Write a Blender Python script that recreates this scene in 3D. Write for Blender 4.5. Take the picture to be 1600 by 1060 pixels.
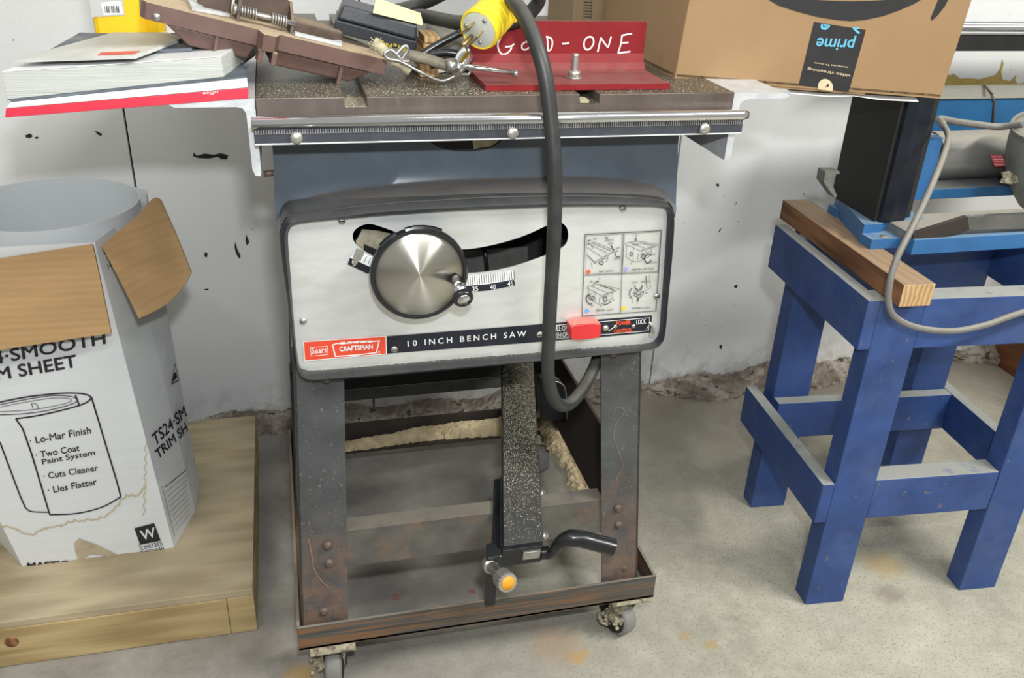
import bpy, bmesh, math, random
from mathutils import Vector, Matrix
from mathutils.geometry import tessellate_polygon

for o in list(bpy.data.objects):
    bpy.data.objects.remove(o)
scn = bpy.context.scene
COL = scn.collection
rnd = random.Random(7)

# ------------------------------------------------------------------ camera
FPX = 1389.65
YAW, PITCH, ROLL = map(math.radians, (14.9968, 27.1919, -2.5455))
EYE = Vector((0, 0, 1.01))


def cam_axes():
    cy, sy, cp, sp = math.cos(YAW), math.sin(YAW), math.cos(PITCH), math.sin(PITCH)
    fwd = Vector((sy * cp, cy * cp, -sp))
    right = Vector((cy, -sy, 0))
    down = fwd.cross(right)
    c, s = math.cos(ROLL), math.sin(ROLL)
    return c * right + s * down, -s * right + c * down, fwd


R_, D_, F_ = cam_axes()
cam_d = bpy.data.cameras.new('camera')
cam = bpy.data.objects.new('camera', cam_d)
COL.objects.link(cam)
cam.matrix_world = Matrix((
    (R_.x, -D_.x, -F_.x, EYE.x), (R_.y, -D_.y, -F_.y, EYE.y), (R_.z, -D_.z, -F_.z, EYE.z), (0, 0, 0, 1)))
cam_d.sensor_width = 36
cam_d.lens = FPX / 1600 * 36
cam_d.clip_start = 0.02
scn.camera = cam

# ------------------------------------------------------------------ light
scn.view_settings.view_transform = 'Standard'
scn.view_settings.look = 'None'
scn.view_settings.gamma = 1
scn.view_settings.use_curve_mapping = False
scn.view_settings.exposure = 0.10
world = bpy.data.worlds.new('world')
scn.world = world
world.use_nodes = True
world.node_tree.nodes['Background'].inputs[0].default_value = (1.0, 0.985, 0.94, 1)
world.node_tree.nodes['Background'].inputs[1].default_value = 0.38


def area(name, loc, target, sx, sy, power, color):
    l = bpy.data.lights.new(name, 'AREA')
    l.shape = 'RECTANGLE'
    l.size, l.size_y, l.energy, l.color = sx, sy, power, color
    o = bpy.data.objects.new(name, l)
    COL.objects.link(o)
    o.location = loc
    o.rotation_euler = (Vector(target) - Vector(loc)).to_track_quat('-Z', 'Y').to_euler()
    return o


area('camera_flash', (0.03, -0.02, 1.155), (0.40, 1.3, 0.45), 0.05, 0.03, 8.2, (0.95, 0.98, 1.0))
area('ceiling_tube_and_fill', (-0.9, 0.0, 2.6), (0.1, 1.1, 0.3), 1.2, 0.15, 12, (1.0, 0.96, 0.85))
area('ceiling_tube_and_fill', (2.0, -0.3, 2.5), (0.9, 1.4, 0.2), 1.2, 0.15, 68, (1.0, 0.98, 0.92))


area('ceiling_tube_and_fill', (0.7, -0.7, 2.5), (0.7, 1.6, 0.7), 1.2, 0.15, 14, (1.0, 0.98, 0.92))  # fill light added to brighten the wall and front faces


# ------------------------------------------------------------------ helpers
def ray(x, y):
    return R_ * ((x - 800) / FPX) + D_ * ((y - 530) / FPX) + F_


class Pl:
    """A real plane of the scene; p(x, y) is the point of it seen at a photo position."""
    def __init__(s, pt, n):
        s.pt, s.n = Vector(pt), Vector(n).normalized()
        if (EYE - s.pt).dot(s.n) < 0:
            s.n = -s.n

    def p(s, x, y, lift=0.0):
        d = ray(x, y)
        t = (s.pt - EYE).dot(s.n) / d.dot(s.n)
        return EYE + d * t + s.n * lift


def PY(Y): return Pl((0, Y, 0), (0, 1, 0))
def PZ(Z): return Pl((0, 0, Z), (0, 0, 1))
def PX(X): return Pl((X, 0, 0), (1, 0, 0))


def P(x, y, Y=None, Z=None, X=None):
    return (PY(Y) if Y is not None else PZ(Z) if Z is not None else PX(X)).p(x, y)


ORG = {}


def thing(name, label, cat, loc, group=None):
    o = bpy.data.objects.new(name, None)
    COL.objects.link(o)
    o.location = loc
    o.empty_display_size = 0.02
    o['label'] = label
    o['category'] = cat
    if group:
        o['group'] = group
    ORG[o.name] = Vector(loc)
    return o


def obj(name, bm, mats, parent=None, label=None, cat=None, kind=None, group=None, smooth=False, org=None, angle=40):
    """bm holds world coordinates."""
    if parent is not None:
        base = ORG[parent.name]
        o_org = base
    else:
        if org is None:
            lo = [min(v.co[i] for v in bm.verts) for i in range(3)]
            hi = [max(v.co[i] for v in bm.verts) for i in range(3)]
            org = ((lo[0] + hi[0]) / 2, (lo[1] + hi[1]) / 2, lo[2])
        base = Vector((0, 0, 0))
        o_org = Vector(org)
    for v in bm.verts:
        v.co -= o_org
    me = bpy.data.meshes.new(name)
    bmesh.ops.recalc_face_normals(bm, faces=bm.faces)
    if smooth:
        for f in bm.faces:
            f.smooth = True
        for e in bm.edges:
            if len(e.link_faces) == 2 and e.calc_face_angle(0) > math.radians(angle):
                e.smooth = False
    bm.to_mesh(me)
    bm.free()
    o = bpy.data.objects.new(name, me)
    COL.objects.link(o)
    for m in (mats if isinstance(mats, (list, tuple)) else [mats]):
        me.materials.append(m)
    if parent is not None:
        o.parent = parent
    else:
        o.location = o_org
    ORG[o.name] = o_org
    if label: o['label'] = label
    if cat: o['category'] = cat
    if kind: o['kind'] = kind
    if group: o['group'] = group
    return o


def nb(): return bmesh.new()


def poly_ext(bm, pts, vec, mi=0):
    """polygon (3D points) swept along vec, as a closed solid"""
    vec = Vector(vec)
    a = [bm.verts.new(Vector(p)) for p in pts]
    b = [bm.verts.new(Vector(p) + vec) for p in pts]
    n = len(a)
    tris = tessellate_polygon([[Vector(p) for p in pts]])
    fs = []
    if n == 4 or n == 3:
        fs += [bm.faces.new(a), bm.faces.new(b[::-1])]
    else:
        for t in tris:
            try:
                fs.append(bm.faces.new([a[i] for i in t]))
                fs.append(bm.faces.new([b[i] for i in t[::-1]]))
            except ValueError:
                pass
    for i in range(n):
        fs.append(bm.faces.new([a[i], a[(i + 1) % n], b[(i + 1) % n], b[i]]))
    for f in fs: f.material_index = mi
    return bm


def box(bm, lo, hi, bev=0.0, M=None, mi=0):
    b2 = bmesh.new()
    bmesh.ops.create_cube(b2, size=1)
    for v in b2.verts:
        v.co = Vector([(lo[i] + hi[i]) / 2 + v.co[i] * (hi[i] - lo[i]) for i in range(3)])
    if bev:
        bmesh.ops.bevel(b2, geom=b2.edges[:], offset=bev, segments=2, affect='EDGES', profile=0.5)
    if M is not None:
        bmesh.ops.transform(b2, matrix=M, verts=b2.verts)
    merge(bm, b2, mi)
    return bm


def merge(bm, b2, mi=0):
    vm = {}
    for v in b2.verts: vm[v] = bm.verts.new(v.co)
    for f in b2.faces:
        try:
            g = bm.faces.new([vm[v] for v in f.verts])
            g.material_index = mi
            g.smooth = f.smooth
        except ValueError:
            pass
    b2.free()


def hexa(bm, c, bev=0.0, mi=0):
    """8 corners: bottom 4 (loop) then top 4 (same order)"""
    b2 = bmesh.new()
    v = [b2.verts.new(Vector(p)) for p in c]
    for f in ((0, 1, 2, 3), (7, 6, 5, 4), (0, 4, 5, 1), (1, 5, 6, 2), (2, 6, 7, 3), (3, 7, 4, 0)):
        b2.faces.new([v[i] for i in f])
    bmesh.ops.recalc_face_normals(b2, faces=b2.faces)
    if bev:
        bmesh.ops.bevel(b2, geom=b2.edges[:], offset=bev, segments=2, affect='EDGES', profile=0.5)
    merge(bm, b2, mi)
    return bm


def frame_of(d):
    d = d.normalized()
    up = Vector((0, 0, 1)) if abs(d.z) < 0.9 else Vector((1, 0, 0))
    a = d.cross(up).normalized()
    return a, a.cross(d).normalized()


def catmull(pts, n=8, closed=False):
    pts = [Vector(p) for p in pts]
    out = []
    N = len(pts)
    rng = range(N) if closed else range(N - 1)
    for i in rng:
        if closed:
            p0, p1, p2, p3 = pts[i - 1], pts[i], pts[(i + 1) % N], pts[(i + 2) % N]
        else:
            p0 = pts[max(i - 1, 0)]; p1 = pts[i]; p2 = pts[i + 1]; p3 = pts[min(i + 2, N - 1)]
        for k in range(n):
            t = k / n
            out.append(0.5 * ((2 * p1) + (p2 - p0) * t + (2 * p0 - 5 * p1 + 4 * p2 - p3) * t * t + (3 * p1 - p0 - 3 * p2 + p3) * t ** 3))
    if not closed:
        out.append(pts[-1])
    return out


def tube(bm, pts, r, seg=10, closed=False, caps=True, mi=0):
    pts = [Vector(p) for p in pts]
    N = len(pts)
    rr = r if isinstance(r, (list, tuple)) else [r] * N
    prev = None
    rings = []
    for i, p in enumerate(pts):
        if closed:
            d = pts[(i + 1) % N] - pts[i - 1]
        else:
            d = pts[min(i + 1, N - 1)] - pts[max(i - 1, 0)]
        d.normalize()
        if prev is None:
            a, b = frame_of(d)
        else:
            a = prev - d * prev.dot(d)
            a.normalize()
            b = a.cross(d)
        prev = a
        rings.append([bm.verts.new(p + (a * math.cos(2 * math.pi * k / seg) + b * math.sin(2 * math.pi * k / seg)) * rr[i]) for k in range(seg)])
    for i in range(N if closed else N - 1):
        A, B = rings[i], rings[(i + 1) % N]
        for k in range(seg):
            f = bm.faces.new([A[k], A[(k + 1) % seg], B[(k + 1) % seg], B[k]])
            f.smooth = True
            f.material_index = mi
    if caps and not closed:
        bm.faces.new(rings[0][::-1]).material_index = mi
        bm.faces.new(rings[-1]).material_index = mi
    return bm


def lathe(bm, c, axis, prof, seg=32, mi=0):
    """prof: list of (distance along axis, radius)"""
    c = Vector(c)
    d = Vector(axis).normalized()
    a, b = frame_of(d)
    rings = []
    for h, r in prof:
        if r <= 1e-6:
            rings.append([bm.verts.new(c + d * h)])
        else:
            rings.append([bm.verts.new(c + d * h + (a * math.cos(2 * math.pi * k / seg) + b * math.sin(2 * math.pi * k / seg)) * r) for k in range(seg)])
    for A, B in zip(rings, rings[1:]):
        for k in range(seg):
            k2 = (k + 1) % seg
            if len(A) == 1 and len(B) == 1: continue
            if len(A) == 1: vs = [A[0], B[k2], B[k]]
            elif len(B) == 1: vs = [A[k], A[k2], B[0]]
            else: vs = [A[k], A[k2], B[k2], B[k]]
            f = bm.faces.new(vs)
            f.material_index = mi
            f.smooth = True
    if len(rings[0]) > 1: bm.faces.new(rings[0][::-1]).material_index = mi
    if len(rings[-1]) > 1: bm.faces.new(rings[-1]).material_index = mi
    return bm


def grid_surf(bm, rows, mi=0, smooth=True):
    V = [[bm.verts.new(Vector(p)) for p in r] for r in rows]
    for i in range(len(V) - 1):
        for j in range(len(V[0]) - 1):
            f = bm.faces.new([V[i][j], V[i][j + 1], V[i + 1][j + 1], V[i + 1][j]])
            f.material_index = mi
            f.smooth = smooth
    return V


def thicken(bm, vec):
    """give an open sheet thickness along vec"""
    vec = Vector(vec)
    r = bmesh.ops.extrude_face_region(bm, geom=bm.faces[:])
    bmesh.ops.translate(bm, verts=[g for g in r['geom'] if isinstance(g, bmesh.types.BMVert)], vec=vec)
    return bm


def plate_holes(outline, holes, vec):
    """flat plate with holes; all points coplanar 3D"""
    bm = bmesh.new()
    loops = [[Vector(p) for p in outline]] + [[Vector(p) for p in h] for h in holes]
    flat = [p for l in loops for p in l]
    a = [bm.verts.new(p) for p in flat]
    for t in tessellate_polygon(loops):
        try: bm.faces.new([a[i] for i in t])
        except ValueError: pass
    thicken(bm, vec)
    return bm


def ribbon(bm, pts, w, n, mi=0, closed=False):
    """thin printed line of width w on a surface with normal n (one mitred strip)"""
    up = Vector(n) * rnd.uniform(0, .00012)
    pts = [Vector(p) + up for p in pts]
    pts = [p for i, p in enumerate(pts) if i == 0 or (p - pts[i - 1]).length > 1e-6]
    if closed and (pts[0] - pts[-1]).length < 1e-6: pts.pop()
    K = len(pts)
    if K < 2: return bm
    L, Rr = [], []
    for i, p in enumerate(pts):
        a = pts[i - 1] if (i > 0 or closed) else None
        b = pts[(i + 1) % K] if (i < K - 1 or closed) else None
        d1 = (p - a).normalized() if a is not None else None
        d2 = (b - p).normalized() if b is not None else None
        d = (d1 + d2) if (d1 is not None and d2 is not None) else (d1 if d1 is not None else d2)
        if d.length < 1e-4: d = d2
        d = d.normalized()
        s = d.cross(n).normalized()
        k = 1.0
        if d1 is not None and d2 is not None:
            k = 1 / max(.5, abs(d.dot(d2)))
        L.append(bm.verts.new(p - s * w / 2 * k))
        Rr.append(bm.verts.new(p + s * w / 2 * k))
    for i in range(K if closed else K - 1):
        j = (i + 1) % K
        bm.faces.new([L[i], L[j], Rr[j], Rr[i]]).material_index = mi
    return bm


def text_bm(body, bl, br, tl, bold=0.0, italic=0.0, mirror=False, spacing=1.0, fit=True):
    """lettering mesh laid on the quad bl-br-tl (3D points)"""
    cu = bpy.data.curves.new('lettering', 'FONT')
    cu.body = body
    cu.size = 1
    cu.shear = italic
    cu.space_character = spacing
    cu.resolution_u = 3
    o = bpy.data.objects.new('lettering_tmp', cu)
    me = o.to_mesh()
    b2 = bmesh.new()
    b2.from_mesh(me)
    o.to_mesh_clear()
    bpy.data.objects.remove(o)
    bpy.data.curves.remove(cu)
    if bold:
        src = [(v.co.copy()) for v in b2.verts]
        fcs = [[v.index for v in f.verts] for f in b2.faces]
        for k, (dx, dy) in enumerate(((bold, 0), (-bold, 0), (0, bold), (0, -bold))):
            vs = [b2.verts.new(c + Vector((dx, dy, 0.00004 * (k + 1)))) for c in src]
            for f in fcs:
                b2.faces.new([vs[i] for i in f])
    xs = [v.co.x for v in b2.verts]; ys = [v.co.y for v in b2.verts]
    x0, x1, y0, y1 = min(xs), max(xs), min(ys), max(ys)
    bl, br, tl = Vector(bl), Vector(br), Vector(tl)
    nrm = (br - bl).cross(tl - bl).normalized()
    if (EYE - bl).dot(nrm) < 0: nrm = -nrm
    for v in b2.verts:
        u = (v.co.x - x0) / (x1 - x0)
        w = (v.co.y - y0) / (y1 - y0)
        if mirror: u = 1 - u
        v.co = bl + (br - bl) * u + (tl - bl) * w + nrm * v.co.z
    return b2


def write(bm, body, pl, px, lift=0.0006, mi=0, **k):
    """px: bottom-left, bottom-right, top-left photo positions on plane pl"""
    merge(bm, text_bm(body, *[pl.p(x, y, lift) for x, y in px], **k), mi)
    return bm


def flakes(name, n, fn, mat_, parent, smin=.0006, smax=.0016, label=None):
    b = nb()
    for _ in range(n):
        p = fn()
        if p is None: continue
        a = rnd.uniform(0, math.pi)
        s = rnd.uniform(smin, smax)
        u = Vector((math.cos(a), math.sin(a), rnd.uniform(-.3, .3))) * s
        v = Vector((-math.sin(a), math.cos(a), rnd.uniform(-.3, .3))) * s * .6
        p = Vector(p) + Vector((0, 0, s * .5))
        q = [b.verts.new(p + w) for w in (u, v, -u, -v)] + [b.verts.new(p + Vector((0, 0, s * .5)))]
        for i in range(4): b.faces.new([q[i], q[(i + 1) % 4], q[4]])
        b.faces.new(q[:4][::-1])
    return obj(name, b, mat_, parent, kind='stuff', label=label)


# ------------------------------------------------------------------ materials
def new_mat(name):
    m = bpy.data.materials.new(name)
    m.use_nodes = True
    return m, m.node_tree, m.node_tree.nodes['Principled BSDF']


def N(nt, t, **k):
    n = nt.nodes.new(t)
    for a, b in k.items():
        if a in n.inputs.keys(): n.inputs[a].default_value = b
        else: setattr(n, a, b)
    return n


def c4(c): return (c[0], c[1], c[2], 1)


def coords(nt, scale=(1, 1, 1), rot=(0, 0, 0)):
    tc = N(nt, 'ShaderNodeTexCoord')
    mp = N(nt, 'ShaderNodeMapping')
    mp.inputs['Scale'].default_value = scale
    mp.inputs['Rotation'].default_value = rot
    nt.links.new(tc.outputs['Object'], mp.inputs[0])
    return mp.outputs[0]


def noise(nt, vec, scale, detail=4, rough=0.6):
    n = N(nt, 'ShaderNodeTexNoise')
    n.inputs['Scale'].default_value = scale
    n.inputs['Detail'].default_value = detail
    n.inputs['Roughness'].default_value = rough
    nt.links.new(vec, n.inputs['Vector'])
    return n.outputs['Fac']


def ramp(nt, fac, a, b, ca=(0, 0, 0), cb=(1, 1, 1)):
    r = N(nt, 'ShaderNodeValToRGB')
    r.color_ramp.elements[0].position = a
    r.color_ramp.elements[1].position = b
    r.color_ramp.elements[0].color = c4(ca)
    r.color_ramp.elements[1].color = c4(cb)
    nt.links.new(fac, r.inputs[0])
    return r.outputs[0]


def mix(nt, fac, a, b):
    m = N(nt, 'ShaderNodeMix', data_type='RGBA')
    if isinstance(fac, (int, float)): m.inputs[0].default_value = fac
    else: nt.links.new(fac, m.inputs[0])
    for s, v in ((6, a), (7, b)):
        if isinstance(v, tuple): m.inputs[s].default_value = c4(v)
        else: nt.links.new(v, m.inputs[s])
    return m.outputs[2]


def math_n(nt, op, a, b=None):
    m = N(nt, 'ShaderNodeMath', operation=op)
    for i, v in enumerate((a, b)):
        if v is None: continue
        if isinstance(v, (int, float)): m.inputs[i].default_value = v
        else: nt.links.new(v, m.inputs[i])
    return m.outputs[0]


def bump(nt, bsdf, h, strength, dist=0.001):
    b = N(nt, 'ShaderNodeBump')
    b.inputs['Strength'].default_value = strength
    b.inputs['Distance'].default_value = dist
    nt.links.new(h, b.inputs['Height'])
    nt.links.new(b.outputs[0], bsdf.inputs['Normal'])


def mat(name, col, rough=0.5, metal=0.0, var=0.12, vscale=30, bmp=0.0, bscale=300, dust=None, dustamt=0.6,
        specks=None, speckscale=200, speckt=0.62, patch=None, patchscale=12, patcht=(0.55, 0.65), stretch=(1, 1, 1), coat=0, spec=None):
    """paint/metal/plastic with mottling; dust = colour settled on up-facing faces; specks/patch = extra wear colours"""
    m, nt, b = new_mat(name)
    v = coords(nt, stretch)
    n1 = noise(nt, v, vscale)
    dark = tuple(c * (1 - var) for c in col)
    lite = tuple(min(1, c * (1 + var)) for c in col)
    c = mix(nt, ramp(nt, n1, 0.3, 0.7), dark, lite)
    if patch:
        n2 = noise(nt, v, patchscale, 6, 0.7)
        c = mix(nt, ramp(nt, n2, *patcht), c, patch)
    if specks:
        n3 = noise(nt, v, speckscale, 2, 0.5)
        c = mix(nt, ramp(nt, n3, speckt, speckt + 0.04), c, specks)
    b.inputs['Roughness'].default_value = rough
    if dust:
        g = N(nt, 'ShaderNodeNewGeometry')
        sx = N(nt, 'ShaderNodeSeparateXYZ')
        nt.links.new(g.outputs['Normal'], sx.inputs[0])
        n4 = noise(nt, v, 45, 5, 0.7)
        up = ramp(nt, sx.outputs[2], 0.45, 0.85)
        f = math_n(nt, 'MULTIPLY', up, math_n(nt, 'MULTIPLY', ramp(nt, n4, 0.1, 0.55), dustamt))
        c = mix(nt, f, c, dust)
        r2 = N(nt, 'ShaderNodeMapRange')
        nt.links.new(f, r2.inputs[0])
        r2.inputs[3].default_value = rough
        r2.inputs[4].default_value = 0.95
        nt.links.new(r2.outputs[0], b.inputs['Roughness'])
    nt.links.new(c, b.inputs['Base Color'])
    b.inputs['Metallic'].default_value = metal
    if coat: b.inputs['Coat Weight'].default_value = coat
    if spec is not None: b.inputs['Specular IOR Level'].default_value = spec
    if bmp:
        bump(nt, b, noise(nt, v, bscale, 3), bmp)
    return m


def wood(name, c1, c2, stretch, scale=9, rough=0.75, stain=None, dust=None, ring=14, stainscale=6):
    m, nt, b = new_mat(name)
    v = coords(nt, stretch)
    n1 = noise(nt, v, scale, 6, 0.65)
    w = N(nt, 'ShaderNodeTexWave')
    w.inputs['Scale'].default_value = ring
    w.inputs['Distortion'].default_value = 5
    w.inputs['Detail'].default_value = 3
    nt.links.new(v, w.inputs['Vector'])
    f = math_n(nt, 'ADD', math_n(nt, 'MULTIPLY', n1, 0.6), math_n(nt, 'MULTIPLY', w.outputs['Fac'], 0.35))
    c = mix(nt, ramp(nt, f, 0.25, 0.7), c1, c2)
    if stain:
        c = mix(nt, math_n(nt, 'MULTIPLY', ramp(nt, noise(nt, coords(nt), stainscale, 5), 0.4, 0.7), 0.6), c, stain)
    if dust:
        g = N(nt, 'ShaderNodeNewGeometry')
        sx = N(nt, 'ShaderNodeSeparateXYZ')
        nt.links.new(g.outputs['Normal'], sx.inputs[0])
        c = mix(nt, math_n(nt, 'MULTIPLY', ramp(nt, sx.outputs[2], 0.5, 0.9), 0.55), c, dust)
    nt.links.new(c, b.inputs['Base Color'])
    b.inputs['Roughness'].default_value = rough
    bump(nt, b, f, 0.35, 0.0008)
    return m


SAWDUST = (0.50, 0.42, 0.27)
M = {}
M['grey'] = mat('grey_enamel', (0.085, 0.105, 0.130), 0.25, 0, 0.12, 20, 0.03, 200, dust=(0.10, 0.085, 0.07), dustamt=0.85)
M['rim'] = mat('grey_rim_enamel', (0.020, 0.024, 0.030), 0.32, 0, 0.12, 20, 0.05, 200, dust=(0.16, 0.145, 0.12), dustamt=0.2, spec=0.3)
M['stand'] = mat('stand_enamel', (0.062, 0.066, 0.068), 0.5, 0, 0.25, 25, 0.08, 300, dust=(0.28, 0.25, 0.20), dustamt=0.8,
                 specks=(0.20, 0.19, 0.17), speckscale=130, speckt=0.70)
M['rustleg'] = mat('stand_enamel_rusting', (0.062, 0.066, 0.068), 0.55, 0, 0.25, 25, 0.1, 300, dust=(0.24, 0.21, 0.17), dustamt=0.8,
                   specks=(0.14, 0.13, 0.115), speckscale=230, speckt=0.66)

LEGRUST = True
M['brace'] = mat('brace_rusty', (0.09, 0.085, 0.075), 0.6, 0, 0.3, 22, 0.1, 300, dust=(0.15, 0.135, 0.11), dustamt=0.8,
                 patch=(0.17, 0.10, 0.06), patchscale=13, patcht=(0.52, 0.70))
M['base'] = mat('angle_iron_rust', (0.075, 0.07, 0.062), 0.6, 0, 0.35, 20, 0.2, 250, dust=(0.25, 0.22, 0.17), dustamt=0.7,
                patch=(0.185, 0.095, 0.045), patchscale=8, patcht=(0.45, 0.54), stretch=(0.35, 0.35, 10))
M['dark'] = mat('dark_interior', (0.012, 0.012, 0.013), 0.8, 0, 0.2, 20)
M['brownin'] = mat('dark_brown_steel', (0.035, 0.026, 0.020), 0.7, 0, 0.3, 20)
M['alu'] = mat('brushed_aluminium', (0.76, 0.78, 0.77), 0.36, 0.55, 0.07, 25, 0.05, 60, stretch=(1, 1, 3),
               patch=(0.68, 0.67, 0.60), patchscale=9, patcht=(0.55, 0.8))
M['print_dark'] = mat('printed_black', (0.012, 0.014, 0.024), 0.35, 0, 0.2, 60)
M['print_ink'] = mat('thin_ink', (0.05, 0.06, 0.06), 0.6, 0, 0.2, 60)
M['print_red'] = mat('printed_red', (0.72, 0.07, 0.03), 0.4, 0, 0.06, 30)
M['print_white'] = mat('printed_white', (0.75, 0.77, 0.75), 0.5, 0, 0.05, 30)
M['print_grey'] = mat('printed_grey', (0.5, 0.5, 0.49), 0.5, 0, 0.05, 30)
M['orange_txt'] = mat('printed_orange', (0.80, 0.10, 0.03), 0.5, 0, 0.05, 30)
M['lav'] = mat('dot_lavender', (0.33, 0.28, 0.62), 0.5)
M['sky'] = mat('dot_blue', (0.10, 0.38, 0.78), 0.5)
M['yel'] = mat('dot_yellow', (0.85, 0.55, 0.02), 0.5)
M['chrome'] = mat('chrome', (0.80, 0.81, 0.83), 0.16, 1.0, 0.04, 40, 0.02, 300)
M['steel'] = mat('worn_steel', (0.45, 0.44, 0.42), 0.38, 0.9, 0.2, 60, 0.05, 300)
M['steelbar'] = mat('polished_dark_bar', (0.30, 0.31, 0.33), 0.22, 0.9, 0.35, 14, 0.02, 300)
M['dustfill'] = mat('dust_packed_steel', (0.20, 0.18, 0.14), 0.7, 0.1, 0.2, 60, 0.1, 200, specks=(0.42, 0.38, 0.26), speckscale=420, speckt=0.52)
M['scratch'] = mat('rust_scratch', (0.20, 0.135, 0.095), 0.8, 0, 0.2, 60)
M['zinc'] = mat('zinc_steel', (0.50, 0.49, 0.45), 0.4, 0.8, 0.2, 60, 0.05, 300)
M['rustbolt'] = mat('rusted_bolt', (0.13, 0.095, 0.075), 0.6, 0.3, 0.3, 200, 0.2, 400)
M['castiron'] = mat('cast_iron_edge', (0.125, 0.100, 0.088), 0.4, 0.35, 0.25, 35, 0.08, 200,
                    specks=(0.16, 0.15, 0.14), speckscale=60, speckt=0.66, stretch=(1, 1, 0.25))
M['casttop'] = mat('cast_iron_top', (0.085, 0.075, 0.062), 0.42, 0.35, 0.3, 30, 0.1, 200,
                   specks=(0.26, 0.23, 0.16), speckscale=420, speckt=0.56, patch=(0.17, 0.15, 0.115), patchscale=9, patcht=(0.45, 0.7))
M['castalu'] = mat('cast_aluminium', (0.62, 0.64, 0.66), 0.5, 0.4, 0.12, 50, 0.3, 200)
M['rack'] = mat('blued_rack', (0.06, 0.066, 0.08), 0.4, 0.3, 0.2, 60)
M['black'] = mat('black_enamel', (0.014, 0.015, 0.017), 0.25, 0, 0.3, 30, 0.05, 300)
M['blackdust'] = mat('black_enamel_dusted', (0.02, 0.021, 0.023), 0.35, 0, 0.3, 40, 0.08, 400, dust=(0.055, 0.055, 0.052), dustamt=0.8)
M['blackrub'] = mat('black_rubber_cord', (0.028, 0.029, 0.028), 0.45, 0, 0.3, 40, 0.15, 250, dust=(0.20, 0.19, 0.16), dustamt=0.35)
M['red'] = mat('red_paint', (0.215, 0.012, 0.016), 0.35, 0, 0.12, 40, 0.08, 120, dust=(0.20, 0.085, 0.075), dustamt=0.7,
               patch=(0.09, 0.05, 0.045), patchscale=28, patcht=(0.70, 0.74))
M['redplastic'] = mat('red_plastic', (0.60, 0.03, 0.035), 0.4, 0, 0.08, 40, dust=(0.52, 0.24, 0.20), dustamt=0.8)
M['chalk'] = mat('white_paint_marker', (0.75, 0.66, 0.66), 0.8, 0, 0.15, 120)
M['yellowp'] = mat('yellow_plug_plastic', (0.78, 0.58, 0.02), 0.45, 0, 0.1, 60, 0.1, 200, patch=(0.35, 0.26, 0.06), patchscale=30, patcht=(0.66, 0.8))
M['plugface'] = mat('plug_face', (0.50, 0.52, 0.46), 0.5, 0, 0.08, 90)
M['brass'] = mat('brass', (0.42, 0.30, 0.13), 0.35, 0.8, 0.2, 90)
M['card'] = mat('brown_cardboard', (0.29, 0.182, 0.090), 0.8, 0, 0.05, 14, 0.06, 120)
M['cardin'] = mat('cardboard_flap', (0.42, 0.27, 0.125), 0.85, 0, 0.08, 20, 0.5, 45, stretch=(0.4, 0.4, 5))
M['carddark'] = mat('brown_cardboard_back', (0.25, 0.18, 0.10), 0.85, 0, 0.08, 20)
M['blackprint'] = mat('black_carton_print', (0.018, 0.018, 0.02), 0.6, 0, 0.15, 40)
M['cream'] = mat('cream_print', (0.60, 0.50, 0.33), 0.6, 0, 0.05, 40)
M['cyan'] = mat('cyan_print', (0.12, 0.42, 0.60), 0.6, 0, 0.05, 40)
M['carton'] = mat('white_carton', (0.69, 0.72, 0.73), 0.65, 0, 0.03, 12, 0.25, 30, stretch=(0.3, 0.3, 6),
                  patch=(0.52, 0.46, 0.32), patchscale=7, patcht=(0.64, 0.74))
M['coil'] = mat('coated_trim_coil', (0.60, 0.64, 0.66), 0.35, 0, 0.03, 5)
M['stain'] = mat('tan_water_stain', (0.52, 0.44, 0.28), 0.8, 0, 0.1, 90)
M['tear'] = mat('torn_carton', (0.42, 0.36, 0.26), 0.9, 0, 0.15, 60, 0.4, 200)
M['paper'] = mat('page_block', (0.50, 0.52, 0.49), 0.85, 0, 0.08, 6, 0.8, 30, stretch=(0.5, 0.5, 40))
M['paperw'] = mat('white_cover', (0.70, 0.72, 0.72), 0.45, 0, 0.06, 25)
M['papergrey'] = mat('greyish_magazine_cover', (0.50, 0.51, 0.48), 0.5, 0, 0.12, 12, patch=(0.62, 0.62, 0.60), patchscale=7)
M['bluecover'] = mat('dull_blue_cover', (0.10, 0.12, 0.15), 0.6, 0, 0.5, 15, patch=(0.25, 0.24, 0.2), patchscale=10)
M['redcover'] = mat('red_spine', (0.62, 0.035, 0.065), 0.4, 0, 0.08, 30)
M['yellowbox'] = mat('yellow_container', (0.82, 0.52, 0.008), 0.4, 0, 0.05, 30)
M['browncast'] = mat('brown_cast_paint', (0.135, 0.078, 0.064), 0.45, 0, 0.10, 70, 0.12, 250, dust=(0.42, 0.33, 0.22), dustamt=1.2)
M['browncast2'] = mat('brown_cast_inner', (0.085, 0.055, 0.04), 0.6, 0, 0.3, 40, 0.1, 200, dust=(0.25, 0.19, 0.13), dustamt=0.8)
M['navyplastic'] = mat('black_plastic_box', (0.022, 0.025, 0.032), 0.4, 0, 0.15, 80, 0.1, 500)
M['sticky'] = mat('pale_yellow_paper', (0.85, 0.85, 0.42), 0.8, 0, 0.03, 20)
M['gold'] = mat('gold_lettering', (0.70, 0.55, 0.05), 0.5)
M['fray'] = mat('frayed_cotton', (0.42, 0.37, 0.25), 0.95, 0, 0.3, 150, 0.6, 300)
M['hose'] = mat('dirty_hose', (0.21, 0.19, 0.14), 0.6, 0, 0.4, 70, 0.2, 200)
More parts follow.
